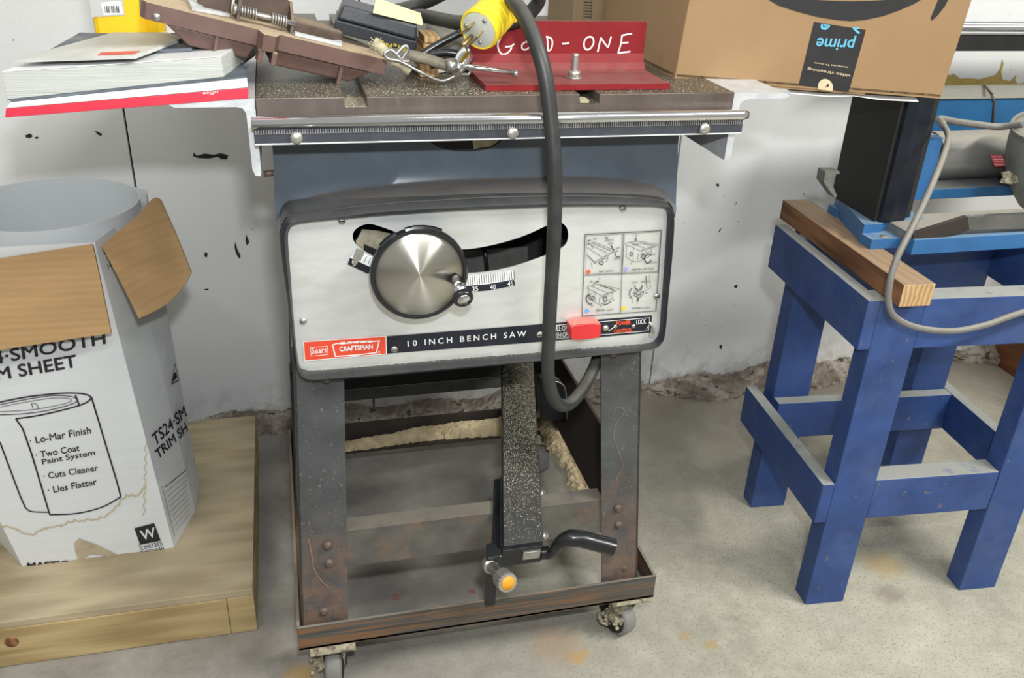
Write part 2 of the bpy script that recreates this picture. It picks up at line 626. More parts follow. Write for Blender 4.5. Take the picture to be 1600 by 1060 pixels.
M['blue'] = mat('blue_stool_paint', (0.024, 0.062, 0.21), 0.55, 0, 0.22, 16, 0.12, 120, dust=(0.29, 0.30, 0.28), dustamt=1.3,
                patch=(0.065, 0.105, 0.24), patchscale=7, patcht=(0.48, 0.80), specks=(0.15, 0.13, 0.12), speckscale=60, speckt=0.72)
M['mblue'] = mat('blue_machine_paint', (0.035, 0.140, 0.335), 0.4, 0, 0.12, 20, 0.06, 120, dust=(0.16, 0.25, 0.34), dustamt=0.9)
M['mblue_old'] = mat('blue_machine_paint_rusting', (0.012, 0.10, 0.24), 0.5, 0, 0.15, 20, dust=(0.12, 0.12, 0.11), dustamt=1.0)
M['colblack'] = mat('black_column_paint', (0.014, 0.014, 0.014), 0.5, 0, 0.2, 30)
M['colnavy'] = mat('navy_column_paint', (0.006, 0.009, 0.018), 0.35, 0, 0.2, 30)
M['motor'] = mat('grey_motor_paint', (0.20, 0.20, 0.19), 0.3, 0.2, 0.1, 30, dust=(0.33, 0.31, 0.26), dustamt=0.8)
M['elbow'] = mat('dusty_grey_elbow', (0.17, 0.18, 0.16), 0.6, 0, 0.25, 30, dust=(0.25, 0.24, 0.20), dustamt=0.9)
M['redlabel'] = mat('faded_red_label', (0.62, 0.09, 0.11), 0.5, 0, 0.1, 40)
M['greycable'] = mat('grey_cable', (0.17, 0.165, 0.155), 0.45, 0, 0.12, 60, 0.05, 200, dust=(0.33, 0.30, 0.24), dustamt=0.5)
M['ply'] = wood('weathered_plywood', (0.24, 0.185, 0.10), (0.50, 0.41, 0.26), (0.7, 9, 9), 5, 0.8, stain=(0.38, 0.33, 0.24), ring=2.2)
M['pine2x4'] = wood('treated_pine', (0.30, 0.21, 0.09), (0.50, 0.38, 0.19), (0.5, 9, 14), 5, 0.75, ring=3)
M['endgrain'] = wood('pine_end_grain', (0.34, 0.20, 0.085), (0.60, 0.40, 0.20), (8, 8, 8), 3, 0.8, ring=6)
M['redwood'] = wood('brown_pine_board', (0.10, 0.040, 0.016), (0.30, 0.14, 0.065), (6, 0.5, 12), 5, 0.7, ring=4, dust=(0.40, 0.31, 0.20))
M['redply'] = wood('reddish_brown_plywood', (0.12, 0.04, 0.012), (0.26, 0.10, 0.03), (6, 1.2, 6), 6, 0.6, ring=5)
M['rubber_grey'] = mat('grey_wheel_rubber', (0.21, 0.21, 0.20), 0.6, 0, 0.08, 60)
M['crud'] = mat('crusted_zinc', (0.38, 0.35, 0.25), 0.8, 0.2, 0.4, 120, 0.6, 300, patch=(0.14, 0.12, 0.09), patchscale=90, patcht=(0.5, 0.6))
M['sawdust'] = mat('sawdust_pile', (0.52, 0.42, 0.26), 0.95, 0, 0.25, 60, 0.8, 500, patch=(0.30, 0.22, 0.11), patchscale=12, patcht=(0.58, 0.75))
M['flake'] = mat('sawdust_flakes', (0.72, 0.65, 0.47), 0.9, 0, 0.2, 60)
M['rubble'] = mat('crumbling_masonry', (0.20, 0.165, 0.135), 0.95, 0, 0.35, 25, 0.6, 60, patch=(0.36, 0.33, 0.29), patchscale=22, patcht=(0.48, 0.6),
                  specks=(0.07, 0.055, 0.04), speckscale=45, speckt=0.63)
M['ochre'] = mat('ochre_underpaint', (0.42, 0.31, 0.09), 0.8, 0, 0.15, 30)
M['scuff'] = mat('black_scuff', (0.02, 0.022, 0.018), 0.9, 0, 0.3, 60)
M['seam'] = mat('dark_seam', (0.03, 0.025, 0.02), 0.95)
M['orangecap'] = mat('orange_cap', (0.75, 0.33, 0.02), 0.5, 0, 0.15, 200)


def add_low_rust(m, z0, z1, col):
    """rust creeping up from the floor end of the legs"""
    nt = m.node_tree
    b = nt.nodes['Principled BSDF']
    src = b.inputs['Base Color'].links[0].from_socket
    g = N(nt, 'ShaderNodeNewGeometry')
    s = N(nt, 'ShaderNodeSeparateXYZ')
    nt.links.new(g.outputs['Position'], s.inputs[0])
    v = coords(nt)
    h = math_n(nt, 'ADD', s.outputs[2], math_n(nt, 'MULTIPLY', math_n(nt, 'SUBTRACT', noise(nt, v, 20, 7, 0.75), 0.5), 0.34))
    f = ramp(nt, h, z0, z1, (1, 1, 1), (0, 0, 0))
    c = mix(nt, math_n(nt, 'MULTIPLY', f, ramp(nt, noise(nt, v, 42, 5, 0.7), 0.35, 0.6)), src, col)
    nt.links.new(c, b.inputs['Base Color'])


def corrugated(m, col2):
    """fine parallel flute lines of corrugated board"""
    nt = m.node_tree
    b = nt.nodes['Principled BSDF']
    src = b.inputs['Base Color'].links[0].from_socket
    w = N(nt, 'ShaderNodeTexWave', bands_direction='Z')
    w.inputs['Scale'].default_value = 38
    w.inputs['Distortion'].default_value = 1.2
    w.inputs['Detail'].default_value = 1
    nt.links.new(coords(nt), w.inputs['Vector'])
    c = mix(nt, math_n(nt, 'MULTIPLY', w.outputs['Fac'], 0.35), src, col2)
    nt.links.new(c, b.inputs['Base Color'])


def disc_mat():
    m, nt, b = new_mat('spun_aluminium')
    b.inputs['Base Color'].default_value = (0.66, 0.65, 0.59, 1)
    b.inputs['Metallic'].default_value = 1
    b.inputs['Roughness'].default_value = 0.30
    b.inputs['Anisotropic'].default_value = 0.93
    b.inputs['Anisotropic Rotation'].default_value = 0.25
    t = N(nt, 'ShaderNodeTangent', direction_type='RADIAL', axis='Y')
    nt.links.new(t.outputs[0], b.inputs['Tangent'])
    return m


M['disc'] = disc_mat()
corrugated(M['cardin'], (0.36, 0.215, 0.09))
add_low_rust(M['rustleg'], 0.12, 0.33, (0.165, 0.10, 0.070))


def wall_mat():
    m, nt, b = new_mat('white_painted_wall')
    v = coords(nt)
    c = mix(nt, ramp(nt, noise(nt, v, 3.0, 5), 0.3, 0.7), (0.66, 0.68, 0.68), (0.73, 0.745, 0.745))
    # sparse dirt flecks
    fl = ramp(nt, noise(nt, v, 75, 2, 0.5), 0.735, 0.755)
    c = mix(nt, math_n(nt, 'MULTIPLY', fl, 0.75), c, (0.09, 0.09, 0.075))
    # ragged dirty band rising from the floor
    g = N(nt, 'ShaderNodeNewGeometry')
    s = N(nt, 'ShaderNodeSeparateXYZ')
    nt.links.new(g.outputs['Position'], s.inputs[0])
    h = math_n(nt, 'ADD', s.outputs[2], math_n(nt, 'MULTIPLY', math_n(nt, 'SUBTRACT', noise(nt, v, 9, 8, 0.75), 0.5), 0.16))
    band = ramp(nt, h, 0.008, 0.028, (1, 1, 1), (0, 0, 0))
    c = mix(nt, band, c, mix(nt, ramp(nt, noise(nt, v, 35, 6, 0.7), 0.4, 0.62), (0.13, 0.10, 0.075), (0.36, 0.32, 0.27)))
    soft = ramp(nt, h, 0.02, 0.11, (1, 1, 1), (0, 0, 0))
    c = mix(nt, math_n(nt, 'MULTIPLY', soft, math_n(nt, 'MULTIPLY', ramp(nt, noise(nt, v, 28, 6, 0.75), 0.45, 0.65), 0.6)), c, (0.27, 0.22, 0.16))
    nt.links.new(c, b.inputs['Base Color'])
    b.inputs['Roughness'].default_value = 0.6
    bump(nt, b, noise(nt, v, 90, 4), 0.25, 0.002)
    return m


def floor_mat():
    m, nt, b = new_mat('concrete_floor')
    v = coords(nt)
    c = mix(nt, ramp(nt, noise(nt, v, 4, 8, 0.65), 0.3, 0.7), (0.30, 0.285, 0.225), (0.48, 0.46, 0.37))
    c = mix(nt, math_n(nt, 'MULTIPLY', ramp(nt, noise(nt, v, 22, 9, 0.8), 0.42, 0.66), 0.45), c, (0.62, 0.60, 0.50))
    c = mix(nt, math_n(nt, 'MULTIPLY', ramp(nt, noise(nt, v, 1.7, 6, 0.7), 0.45, 0.62), 0.35), c, (0.27, 0.26, 0.215))
    c = mix(nt, math_n(nt, 'MULTIPLY', ramp(nt, noise(nt, v, 240, 2, 0.5), 0.57, 0.66), 0.6), c, (0.21, 0.20, 0.165))
    # grime that collects near the wall
    g = N(nt, 'ShaderNodeNewGeometry')
    s = N(nt, 'ShaderNodeSeparateXYZ')
    nt.links.new(g.outputs['Position'], s.inputs[0])
    yy = math_n(nt, 'ADD', s.outputs[1], math_n(nt, 'MULTIPLY', math_n(nt, 'SUBTRACT', noise(nt, v, 7, 6, 0.7), 0.5), 0.6))
    c = mix(nt, math_n(nt, 'MULTIPLY', ramp(nt, math_n(nt, 'MULTIPLY', yy, 0.5), 0.52, 0.80), 0.85), c, (0.19, 0.165, 0.135))
    xx = math_n(nt, 'ADD', s.outputs[0], math_n(nt, 'MULTIPLY', math_n(nt, 'SUBTRACT', noise(nt, v, 6, 6, 0.7), 0.5), 0.5))
    left = ramp(nt, xx, 0.10, 0.66, (1, 1, 1), (0, 0, 0))  # shade under the saw and beside the platform painted in, mixed with grime
    c = mix(nt, math_n(nt, 'MULTIPLY', left, 0.8), c, mix(nt, ramp(nt, noise(nt, v, 13, 7, 0.7), 0.3, 0.7), (0.15, 0.14, 0.13), (0.31, 0.295, 0.275)))
    # ochre rust stains
    nz = math_n(nt, 'MULTIPLY', math_n(nt, 'SUBTRACT', noise(nt, v, 60, 5, 0.7), 0.5), 0.05)
    for px, py, r, col in ((902, 1027, 0.020, (0.50, 0.30, 0.08)), (1380, 882, 0.045, (0.42, 0.31, 0.15)), (870, 1008, 0.05, (0.34, 0.25, 0.17)), (1070, 995, 0.012, (0.38, 0.27, 0.10)),
                           (1110, 1008, 0.012, (0.38, 0.27, 0.10)), (470, 1055, 0.03, (0.45, 0.28, 0.09)), (620, 935, 0.008, (0.35, 0.08, 0.08)), (738, 925, 0.008, (0.35, 0.08, 0.08)), (1390, 930, 0.03, (0.24, 0.21, 0.17))):
        q = PZ(0).p(px, py)
        vd = N(nt, 'ShaderNodeVectorMath', operation='DISTANCE')
        nt.links.new(g.outputs['Position'], vd.inputs[0])
        vd.inputs[1].default_value = (q.x, q.y, 0)
        dd = math_n(nt, 'ADD', vd.outputs['Value'], nz)
        c = mix(nt, math_n(nt, 'MULTIPLY', ramp(nt, dd, r * 0.4, r, (1, 1, 1), (0, 0, 0)), 0.7), c, col)
    nt.links.new(c, b.inputs['Base Color'])
    b.inputs['Roughness'].default_value = 0.75
    bump(nt, b, noise(nt, v, 140, 5, 0.7), 0.3, 0.002)
    return m


M['wall'] = wall_mat()
M['floor'] = floor_mat()

# ================================================================== SETTING
bm = nb(); box(bm, (-3.0, -4.0, -0.03), (4.5, 1.72, 0))
fl = obj('floor', bm, M['floor'], kind='structure', org=(0, 0, 0))
# stains and scratches on the concrete
for k, (x, y, r, mk) in enumerate([(902, 1027, 0.012, 'ochre'), (1070, 990, 0.006, 'ochre')]):
    pass

bm = nb(); box(bm, (-1.6, 1.622, -0.03), (3.2, 1.72, 2.4))
wall = obj('wall_back', bm, M['seam'], kind='structure', org=(0, 1.65, 0))
SEAMS = [-1.6, -0.26, 0.138, 0.758, 3.2]
for a, b_ in zip(SEAMS, SEAMS[1:]):
    bm = nb()
    g = 0.0016
    box(bm, (a + g, 1.61, -0.02), (b_ - g, 1.622, 2.4), 0.001)
    obj('panel', bm, M['wall'], wall)
# crumbling ledge at the foot of the wall
bm = nb()
rows = []
nx = 330
for j in range(9):
    r = []
    for i in range(nx + 1):
        X = -0.75 + i * 3.3 / nx
        t = j / 8
        dep = 0.050 + 0.022 * math.sin(X * 7 + 1) + 0.018 * math.sin(X * 23) + rnd.uniform(-0.006, 0.006)
        hgt = 0.028 + 0.010 * math.sin(X * 11 + 2) + 0.008 * math.sin(X * 31)
        ang = t * math.pi / 2
        r.append((X, 1.615 - dep * math.cos(ang) + rnd.uniform(-.003, .003), max(0.0, hgt * math.sin(ang)) + rnd.uniform(-.003, .004) - (0.004 if j == 0 else 0)))
    rows.append(r)
grid_surf(bm, rows, smooth=False)
obj('eroded_footing', bm, M['rubble'], wall)


def blob(pl, pts, jit=0.0, lift=0.0008, n=3):
    b = nb()
    q = [pl.p(x + rnd.uniform(-jit, jit), y + rnd.uniform(-jit, jit), lift) for x, y in pts]
    vs = [b.verts.new(p) for p in q]
    for t in tessellate_polygon([q]):
        try: b.faces.new([vs[i] for i in t])
        except ValueError: pass
    return b


WL = PY(1.61)
for pts in ([(303, 238), (308, 243), (320, 240), (335, 242), (345, 239), (356, 243), (355, 248), (347, 249), (340, 245), (325, 247), (310, 247), (302, 244)],
            [(40, 211), (47, 209), (52, 213), (48, 216), (41, 215)], [(55, 213), (60, 214), (59, 217), (55, 216)],
            [(367, 378), (371, 388), (376, 400), (374, 404), (369, 395), (366, 386)], [(385, 365), (389, 378), (386, 384), (383, 376)],
            [(320, 394), (324, 396), (323, 403), (319, 400)], [(320, 451), (326, 451), (325, 453), (319, 453)],
            [(1124, 358), (1127, 355), (1125, 362), (1122, 364)], [(1119, 287), (1123, 286), (1124, 291), (1121, 292)],
            [(1147, 446), (1153, 444), (1151, 450), (1147, 449)], [(1124, 540), (1128, 538), (1127, 546), (1124, 545)],
            [(1084, 161), (1089, 157), (1085, 163)], [(148, 204), (152, 206), (160, 209), (158, 212), (152, 209)]):
    obj('scuff_mark', blob(WL, pts, 0.6), M['scuff'], wall)
# peeled paint at the right
bm = blob(WL, [(1470, 112), (1484, 118), (1490, 115), (1500, 123), (1515, 122), (1530, 124), (1545, 120), (1555, 117), (1562, 108), (1566, 92), (1568, 100),
               (1564, 112), (1566, 124), (1578, 127), (1588, 117), (1586, 126), (1590, 131), (1610, 128), (1615, 140), (1465, 140)])
obj('peeled_patch', bm, M['ochre'], wall, label='ochre underlayer where white paint has peeled off')

# ================================================================== TABLE SAW
saw = thing('table_saw', 'grey bench table saw with brushed aluminium front plate on rusty rolling stand', 'table saw', (0.22, 1.1, 0))
TY = 0.904            # front edge of the top
TZ = 0.814
XL, XR = -0.0255, 0.483
# --- table top with two mitre slots (built as strips)
slots = [(0.0595, 0.0815), (0.3045, 0.3265)]
bm = nb()
xs = [XL] + [v for s in slots for v in s] + [XR]
for i in range(0, len(xs), 2):
    box(bm, (xs[i], TY, TZ - 0.034), (xs[i + 1], TY + 0.60, TZ), 0.0008)
for s in slots:
    box(bm, (s[0] - .001, TY, TZ - 0.034), (s[1] + .001, TY + 0.60, TZ - 0.010))
bm.normal_update()
for f in bm.faces:
    f.material_index = 1 if f.normal.z > 0.5 else 0
top = obj('table_top', bm, [M['castiron'], M['casttop']], saw)


def wing(side):
    b = nb()
    if side < 0:
        pr = [(-0.0262, .8135), (-0.103, .812), (-0.107, .809), (-0.100, .8055), (-0.044, .8055), (-0.038, .804), (-0.0352, .799), (-0.0345, .743), (-0.032, .7365), (-0.0272, .736), (-0.0262, .739)]
    else:
        pr = [(0.4838, .8135), (0.548, .812), (0.553, .809), (0.547, .8065), (0.503, .806), (0.496, .8045), (0.4925, .800), (0.4915, .742), (0.488, .7365), (0.4838, .737)]
    poly_ext(b, [(x, TY + .002, z) for x, z in pr], (0, 0.58, 0))
    return b


obj('table_wing', wing(-1), M['castalu'], saw)
obj('table_wing', wing(1), M['castalu'], saw)

# --- rip fence guide rail
RY = 0.886
bm = nb()
tube(bm, [(-0.0305, RY + .004, .7935), (0.487, RY + .004, .7925), (0.4955, RY + .004, .7925)], [0.0062, .0062, .004], 20)
rail = obj('guide_rail', bm, M['chrome'], saw)
bm = nb()
box(bm, (-0.029, RY, .774), (0.489, RY + .005, .784), 0.0006)
box(bm, (-0.029, RY + .002, .780), (0.489, RY + .005, .789))
box(bm, (-0.029, RY - .001, .7728), (0.488, TY, .7742), 0.0004, mi=1)
box(bm, (-0.029, RY + .005, .786), (0.485, TY, .7885), mi=2)
obj('rail_bar', bm, [M['rack'], M['alu'], M['sawdust']], rail)
bm = nb()
n = 210
for i in range(n):
    x = -0.028 + i * (0.514 / n)
    w = 0.514 / n * 0.55
    poly_ext(bm, [(x, RY - .0012, .7835), (x + w, RY - .0012, .7835), (x + w * .75, RY - .0012, .7878), (x + w * .25, RY - .0012, .7878)], (0, .003, 0))
obj('rack_teeth', bm, M['steel'], rail, kind='stuff')
for x in (463, 801, 1100):
    c = P(x, 206 if x > 500 else 214, Y=RY - .001)
    c.z = 0.7795
    bm = nb(); lathe(bm, c, (0, -1, 0), [(0, .0062), (.0018, .006), (.0032, .004), (.0036, 0)], 20)
    obj('rail_screw', bm, M['zinc'], rail)

# --- housing
HB = 1.36             # back of the housing
rim_out = [(437, 378), (440, 352), (452, 338), (480, 333), (520, 328), (600, 319), (680, 314), (750, 310), (820, 308), (900, 307), (980, 309), (1035, 314), (1050, 322), (1055, 345),
           (1052, 400), (1046, 460), (1041, 515), (1035, 534), (1012, 548), (940, 557), (850, 566), (750, 576), (650, 585), (560, 593), (495, 597), (472, 592), (463, 572), (456, 520), (446, 450)]
rim_in = [(450, 372), (453, 355), (463, 347), (500, 342), (550, 338), (600, 333), (680, 328), (750, 325), (820, 322), (900, 320), (980, 320), (1025, 321), (1037, 326), (1042, 338),
          (1038, 410), (1033, 480), (1030, 516), (1024, 530), (1008, 537), (940, 542), (850, 550), (750, 558), (650, 566), (560, 574), (495, 579), (477, 578), (467, 568), (460, 510), (454, 430)]
F1 = PY(0.903)
PLT = PY(0.913)       # aluminium plate plane
bm = nb()
# rim bead: rounded band from plate edge out to the outer outline and back
fo = [F1.p(x, y) for x, y in rim_out]
fi = [PLT.p(x, y) for x, y in rim_in]
mid = [(a * 0.5 + b * 0.5) for a, b in zip(fo, fi)]
rows = [[], [], [], [], [], []]
for a, b in zip(catmull(fo, 4, closed=True), catmull(fi, 4, closed=True)):
    for k, (t, dy) in enumerate([(1.0, 0.004), (0.93, -0.009), (0.55, -0.014), (0.15, -0.010), (0.0, 0.0), (0.0, 0.045)]):
        p = a.lerp(b, t)
        p.y = PLT.pt.y + dy if k < 5 else 0.913 + dy
        rows[k].append(p)
for r in rows: r.append(r[0].copy())
grid_surf(bm, rows)
bmesh.ops.remove_doubles(bm, verts=bm.verts, dist=1e-6)
obj('plate_rim', bm, M['rim'], saw, smooth=True, angle=60)
bm = nb()
# upper housing: front sheet, concave sweep to the rim
rowsB = []
nU = 44
top_l, top_r = (425.5, 228), (1061, 213)
bend = [(430, 345), (450, 322), (480, 309), (540, 297), (600, 289), (680, 281), (750, 277), (820, 275), (900, 274), (960, 277), (1010, 285), (1040, 300), (1056, 322)]
rimt = [(437, 362), (443, 345), (456, 337), (520, 328), (600, 319), (680, 314), (750, 310), (820, 308), (900, 307), (980, 309), (1035, 314), (1049, 321), (1055, 340)]
nb_ = len(bend)
HY = 0.952
bt = [P(x, y, Y=HY) for x, y in bend]
rt = [P(x, y, Y=0.906) for x, y in rimt]
hs = 0.455
bt = catmull(bt, 4); rt = catmull(rt, 4)
rows = []
x0, x1 = P(*top_l, Y=HY).x, P(*top_r, Y=HY).x
for z in (0.780, 0.7765):
    rows.append([Vector((x0 + (x1 - x0) * i / (len(bt) - 1), HY, z)) for i in range(len(bt))])
for t in (0.0, 0.5):
    rows.append([Vector((a.x + (b.x - a.x) * t, HY, a.z + (b.z - a.z) * t)) for a, b in zip([Vector((x0 + (x1 - x0) * i / (len(bt) - 1), HY, .745)) for i in range(len(bt))], bt)])
rows.pop(1)
for t in (0, .12, .25, .4, .6, .8, 1.0):
    r = []
    for a, b in zip(bt, rt):
        ctrl = Vector((a.x, a.y - 0.003, b.z + (a.z - b.z) * 0.30))
        r.append(a * (1 - t) ** 2 + ctrl * 2 * t * (1 - t) + b * t * t)
    rows.append(r)
FRONT_ROWS = rows
b3 = nb()
grid_surf(b3, rows)
# centre of the oval opening under the rail
hole_c = P(727, 216, Y=HY)
for f in list(b3.faces):
    pass
merge(bm, b3)
# sides and skirt
def side_sheet(sgn):
    col = [r[0 if sgn < 0 else -1] for r in rows]
    if sgn < 0: rim = [fo[i] for i in (0, 28, 27, 26, 25, 24)]
    else: rim = [fo[i] for i in (13, 14, 15, 16, 17, 18)]
    pts = [p.copy() for p in col] + [Vector((p.x, 0.93, p.z)) for p in rim]
    back = [Vector((p.x, HB, p.z)) for p in pts]
    b = nb()
    grid_surf(b, [pts, back])
    return b
for s_ in (-1, 1): merge(bm, side_sheet(s_))
# bottom lip running back, back sheet
bl = [fo[i] for i in range(18, 25)]
b = nb()
grid_surf(b, [[Vector((p.x, 0.93, p.z)) for p in bl], [Vector((p.x, 0.975, p.z)) for p in bl]])
merge(bm, b)
for f in bm.faces: f.smooth = True
housing = obj('housing', bm, M['grey'], saw, smooth=True, angle=50)
# oval opening under the rail: its shade as a dark sheet, wooden edge on top
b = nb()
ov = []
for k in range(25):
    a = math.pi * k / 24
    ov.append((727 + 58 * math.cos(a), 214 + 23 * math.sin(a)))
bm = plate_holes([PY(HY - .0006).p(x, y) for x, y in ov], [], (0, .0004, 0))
obj('opening_shade_sheet', bm, M['dark'], housing)
bm = nb()
poly_ext(bm, [PY(HY - .0009).p(x, y) for x, y in ((738, 216), (783, 215), (777, 222), (765, 229), (740, 233))], (0, .0002, 0))
obj('inner_support', bm, M['fray'], housing, label='sawdust caked edge seen through the oval opening')
bm = nb(); box(bm, (x0, HB - .003, P(600, 603, Y=HB).z), (x1, HB, 0.778))
obj('housing_back', bm, M['dark'], housing)
# interior darkness: a dark sheet behind the plate stands in for shade
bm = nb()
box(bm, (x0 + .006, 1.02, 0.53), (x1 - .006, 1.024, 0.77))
obj('interior_dark_sheet', bm, M['dark'], housing)
bm = nb()
poly_ext(bm, [PY(1.0).p(x, y) for x, y in ((720, 392), (824, 386), (826, 425), (720, 440))], (0, .004, 0))
obj('arbor_bracket', bm, M['steel'], housing)
bm = nb()
tube(bm, [P(757, 385, Y=.985), P(762, 430, Y=.985)], .0025, 10)
obj('tilt_rod', bm, M['black'], housing)

# --- aluminium front plate with curved slot
slot = [(556, 358), (575, 350), (600, 356), (640, 371), (680, 383), (720, 390), (760, 385), (800, 375), (830, 364), (858, 351), (874, 347), (885, 355), (888, 368), (884, 382), (870, 392),
        (840, 404), (800, 417), (760, 425), (720, 428), (680, 427), (640, 421), (600, 409), (570, 393), (556, 382), (551, 370)]
slot = [(p.x, p.y) for p in catmull([Vector((x, y, 0)) for x, y in slot], 3, closed=True)]
bm = plate_holes([PLT.p(x, y) for x, y in [(p.x, p.y) for p in catmull([Vector((a, b, 0)) for a, b in rim_in], 4, closed=True)]], [[PLT.p(x, y) for x, y in slot]], (0, 0.0015, 0))
plate = obj('front_plate', bm, M['alu'], saw)
PR = PY(0.9122)       # printing sits on the plate
for x, y in ((534, 345), (973, 326), (474, 502), (1026, 463), (616, 546), (843, 523)):
    c = PR.p(x, y)
    bm = nb()
    lathe(bm, c, (0, -1, 0), [(0, .0042), (.0012, .0040), (.0022, .0028), (.0025, 0)], 18)
    box(bm, (c.x - .0030, c.y - .0028, c.z - .0005), (c.x + .0030, c.y - .0022, c.z + .0005), mi=1)
    obj('plate_screw', bm, [M['zinc'], M['seam']], plate)


def patch(pl, pts, lift=0.0):
    """flat printed area"""
    q = [pl.p(x, y, lift) for x, y in pts]
    b = nb()
    vs = [b.verts.new(p) for p in q]
    if len(vs) <= 4: b.faces.new(vs)
    else:
        for t in tessellate_polygon([q]):
            b.faces.new([vs[i] for i in t])
    return b


# black name band and red badge
obj('name_band', patch(PR, [(603, 526), (1019, 493), (1017, 520), (940, 527), (604, 553)]), M['print_dark'], plate)
bm = nb()
n_ = Vector((0, -1, 0))
L = 0.0004
ribbon(bm, [PR.p(x, y, L) for x, y in ((860, 509), (1015, 496.5), (1013, 517), (940, 523), (860, 530))], .0007, n_)
write(bm, '10 INCH BENCH SAW', PR, ((637, 541.5), (822, 525.5), (636.5, 532.5)), lift=L, bold=0.012, spacing=1.5)
write(bm, 'PULL·ON', PR, ((862, 518.5), (888, 516.5), (862, 510)), lift=L, bold=0.01)
write(bm, 'PUSH·OFF', PR, ((861, 528.5), (890, 526), (861, 520.5)), lift=L, bold=0.01)
write(bm, 'LOCK', PR, ((994, 507), (1009, 505.5), (994, 500)), lift=L, bold=0.005)
obj('white_lettering', bm, M['print_white'], plate)
bm = nb()
write(bm, 'POWER', PR, ((962.5, 508.5), (985.5, 507), (962.5, 502)), lift=L, bold=0.03)
write(bm, 'CONTROL', PR, ((959, 521), (987.5, 519), (959, 514.5)), lift=L, bold=0.03)
obj('orange_lettering', bm, M['orange_txt'], plate)
badge = obj('red_badge', patch(PR, [(474, 534), (603, 525.5), (603.5, 553), (476, 564)], .0001), M['print_red'], plate)
bm = nb()
ribbon(bm, [PR.p(x, y, L) for x, y in ((474, 534), (603, 525.5), (603.5, 553), (476, 564))], .0009, n_, closed=True)
ribbon(bm, [PR.p(x, y, L) for x, y in ((485, 543), (511.5, 541), (512.5, 554), (486.5, 556.5))], .0006, n_, closed=True)
write(bm, 'Sears', PR, ((487, 553), (510, 551), (486.8, 543.8)), lift=L, bold=0.005)
write(bm, 'CRAFTSMAN', PR, ((530.5, 549.5), (582.5, 545.5), (530, 541.5)), lift=L, bold=0.03)
oc = [(519.5, 539), (527, 536.5), (535, 537.5), (560, 533.5), (583, 533.5), (592.5, 532.5), (588, 551), (560, 554.5), (524, 557)]
ribbon(bm, [PR.p(x, y, L) for x, y in oc], .0014, n_, closed=True)
for i in range(5):
    x = 532 + i * 10.5
    merge(bm, patch(PR, [(x, 534.6 - i * .5), (x + 7, 534 - i * .5), (x + 8, 537 - i * .5), (x, 537.6 - i * .5)], L))
for k in range(12):
    a = k * math.pi / 6; a2 = a + math.pi / 6
    ribbon(bm, [PR.p(592.5 + 1.8 * math.cos(t), 550.5 + 1.8 * math.sin(t), L) for t in (a, a2)], .0003, n_)
obj('badge_lettering', bm, M['print_white'], badge)

# tilt scale following the slot's lower edge
bm = nb(); bmd = nb(); bml = nb()


def arc_band(pts_top, pts_bot):
    b = nb()
    A = [PR.p(x, y, .0002) for x, y in pts_top]
    B = [PR.p(x, y, .0002) for x, y in pts_bot]
    grid_surf(b, [A, B], smooth=False)
    return b


merge(bm, arc_band([(556, 390), (575, 399), (600, 410)], [(547, 403), (567, 412), (594, 424)]))
obj('scale_band', bm, M['print_white'], plate)
bm = nb()
merge(bm, arc_band([(725, 432), (760, 429), (802, 423)], [(727, 447), (762, 444), (803, 437)]))
obj('scale_band', bm, M['print_white'], plate)
merge(bmd, arc_band([(547, 403), (567, 412), (594, 424)], [(543, 413), (562, 422), (590, 436)]))
merge(bmd, arc_band([(727, 447), (762, 444), (803, 437)], [(728, 457), (764, 454), (805, 446)]))
for i in range(22):
    t = i / 20
    x = 727 + t * 72
    yt = 432 - t * 9
    ribbon(bmd, [PR.p(x, yt + (0 if i % 5 == 1 else 1), .0004), PR.p(x + 1, yt + 14.5, .0004)], .0006, n_)
for i in range(5):
    x = 567 + i * 6.2
    y = 397 + i * 2.9
    ribbon(bmd, [PR.p(x, y, .0004), PR.p(x - 4.5, y + 10.5, .0004)], .0006, n_)
obj('scale_ticks', bmd, M['print_dark'], plate, kind='stuff')
bm = nb()
for s, x, y in (('35', 738, 456), ('40', 765.5, 453), ('45', 793, 447.5)):
    write(bm, s, PR, ((x, y), (x + 9, y - 1), (x - .3, y - 8)), lift=.0005)
write(bm, '0', PR, ((549, 411), (553, 413), (551.5, 404)), lift=.0005)
write(bm, '5', PR, ((575, 428), (579, 430), (577.5, 421)), lift=.0005)
obj('scale_numerals', bm, M['print_white'], plate, kind='stuff')
# bent pointer bracket seen in the slot
bm = nb()
poly_ext(bm, [PY(.921).p(x, y) for x, y in ((556, 378), (566, 359), (590, 361), (620, 368), (622, 392), (590, 391), (567, 382))], (0, .002, 0))
poly_ext(bm, [PY(.9185).p(x, y) for x, y in ((556, 376), (568, 381), (569, 395), (557, 390))], (0, .002, 0))
pb = obj('tilt_bracket', bm, M['hose'], saw)
bm = nb()
poly_ext(bm, [PY(.9095).p(x, y) for x, y in ((557, 388), (569, 393), (568, 399), (558, 412), (554, 417), (551, 415), (552, 401))], (0, .0012, 0))
obj('pointer', bm, M['zinc'], pb)
bm = nb()
poly_ext(bm, [PY(.9185).p(x, y) for x, y in ((569, 382), (592, 392), (584, 404), (570, 398))], (0, .0015, 0))
obj('slot_plate', bm, M['black'], pb)

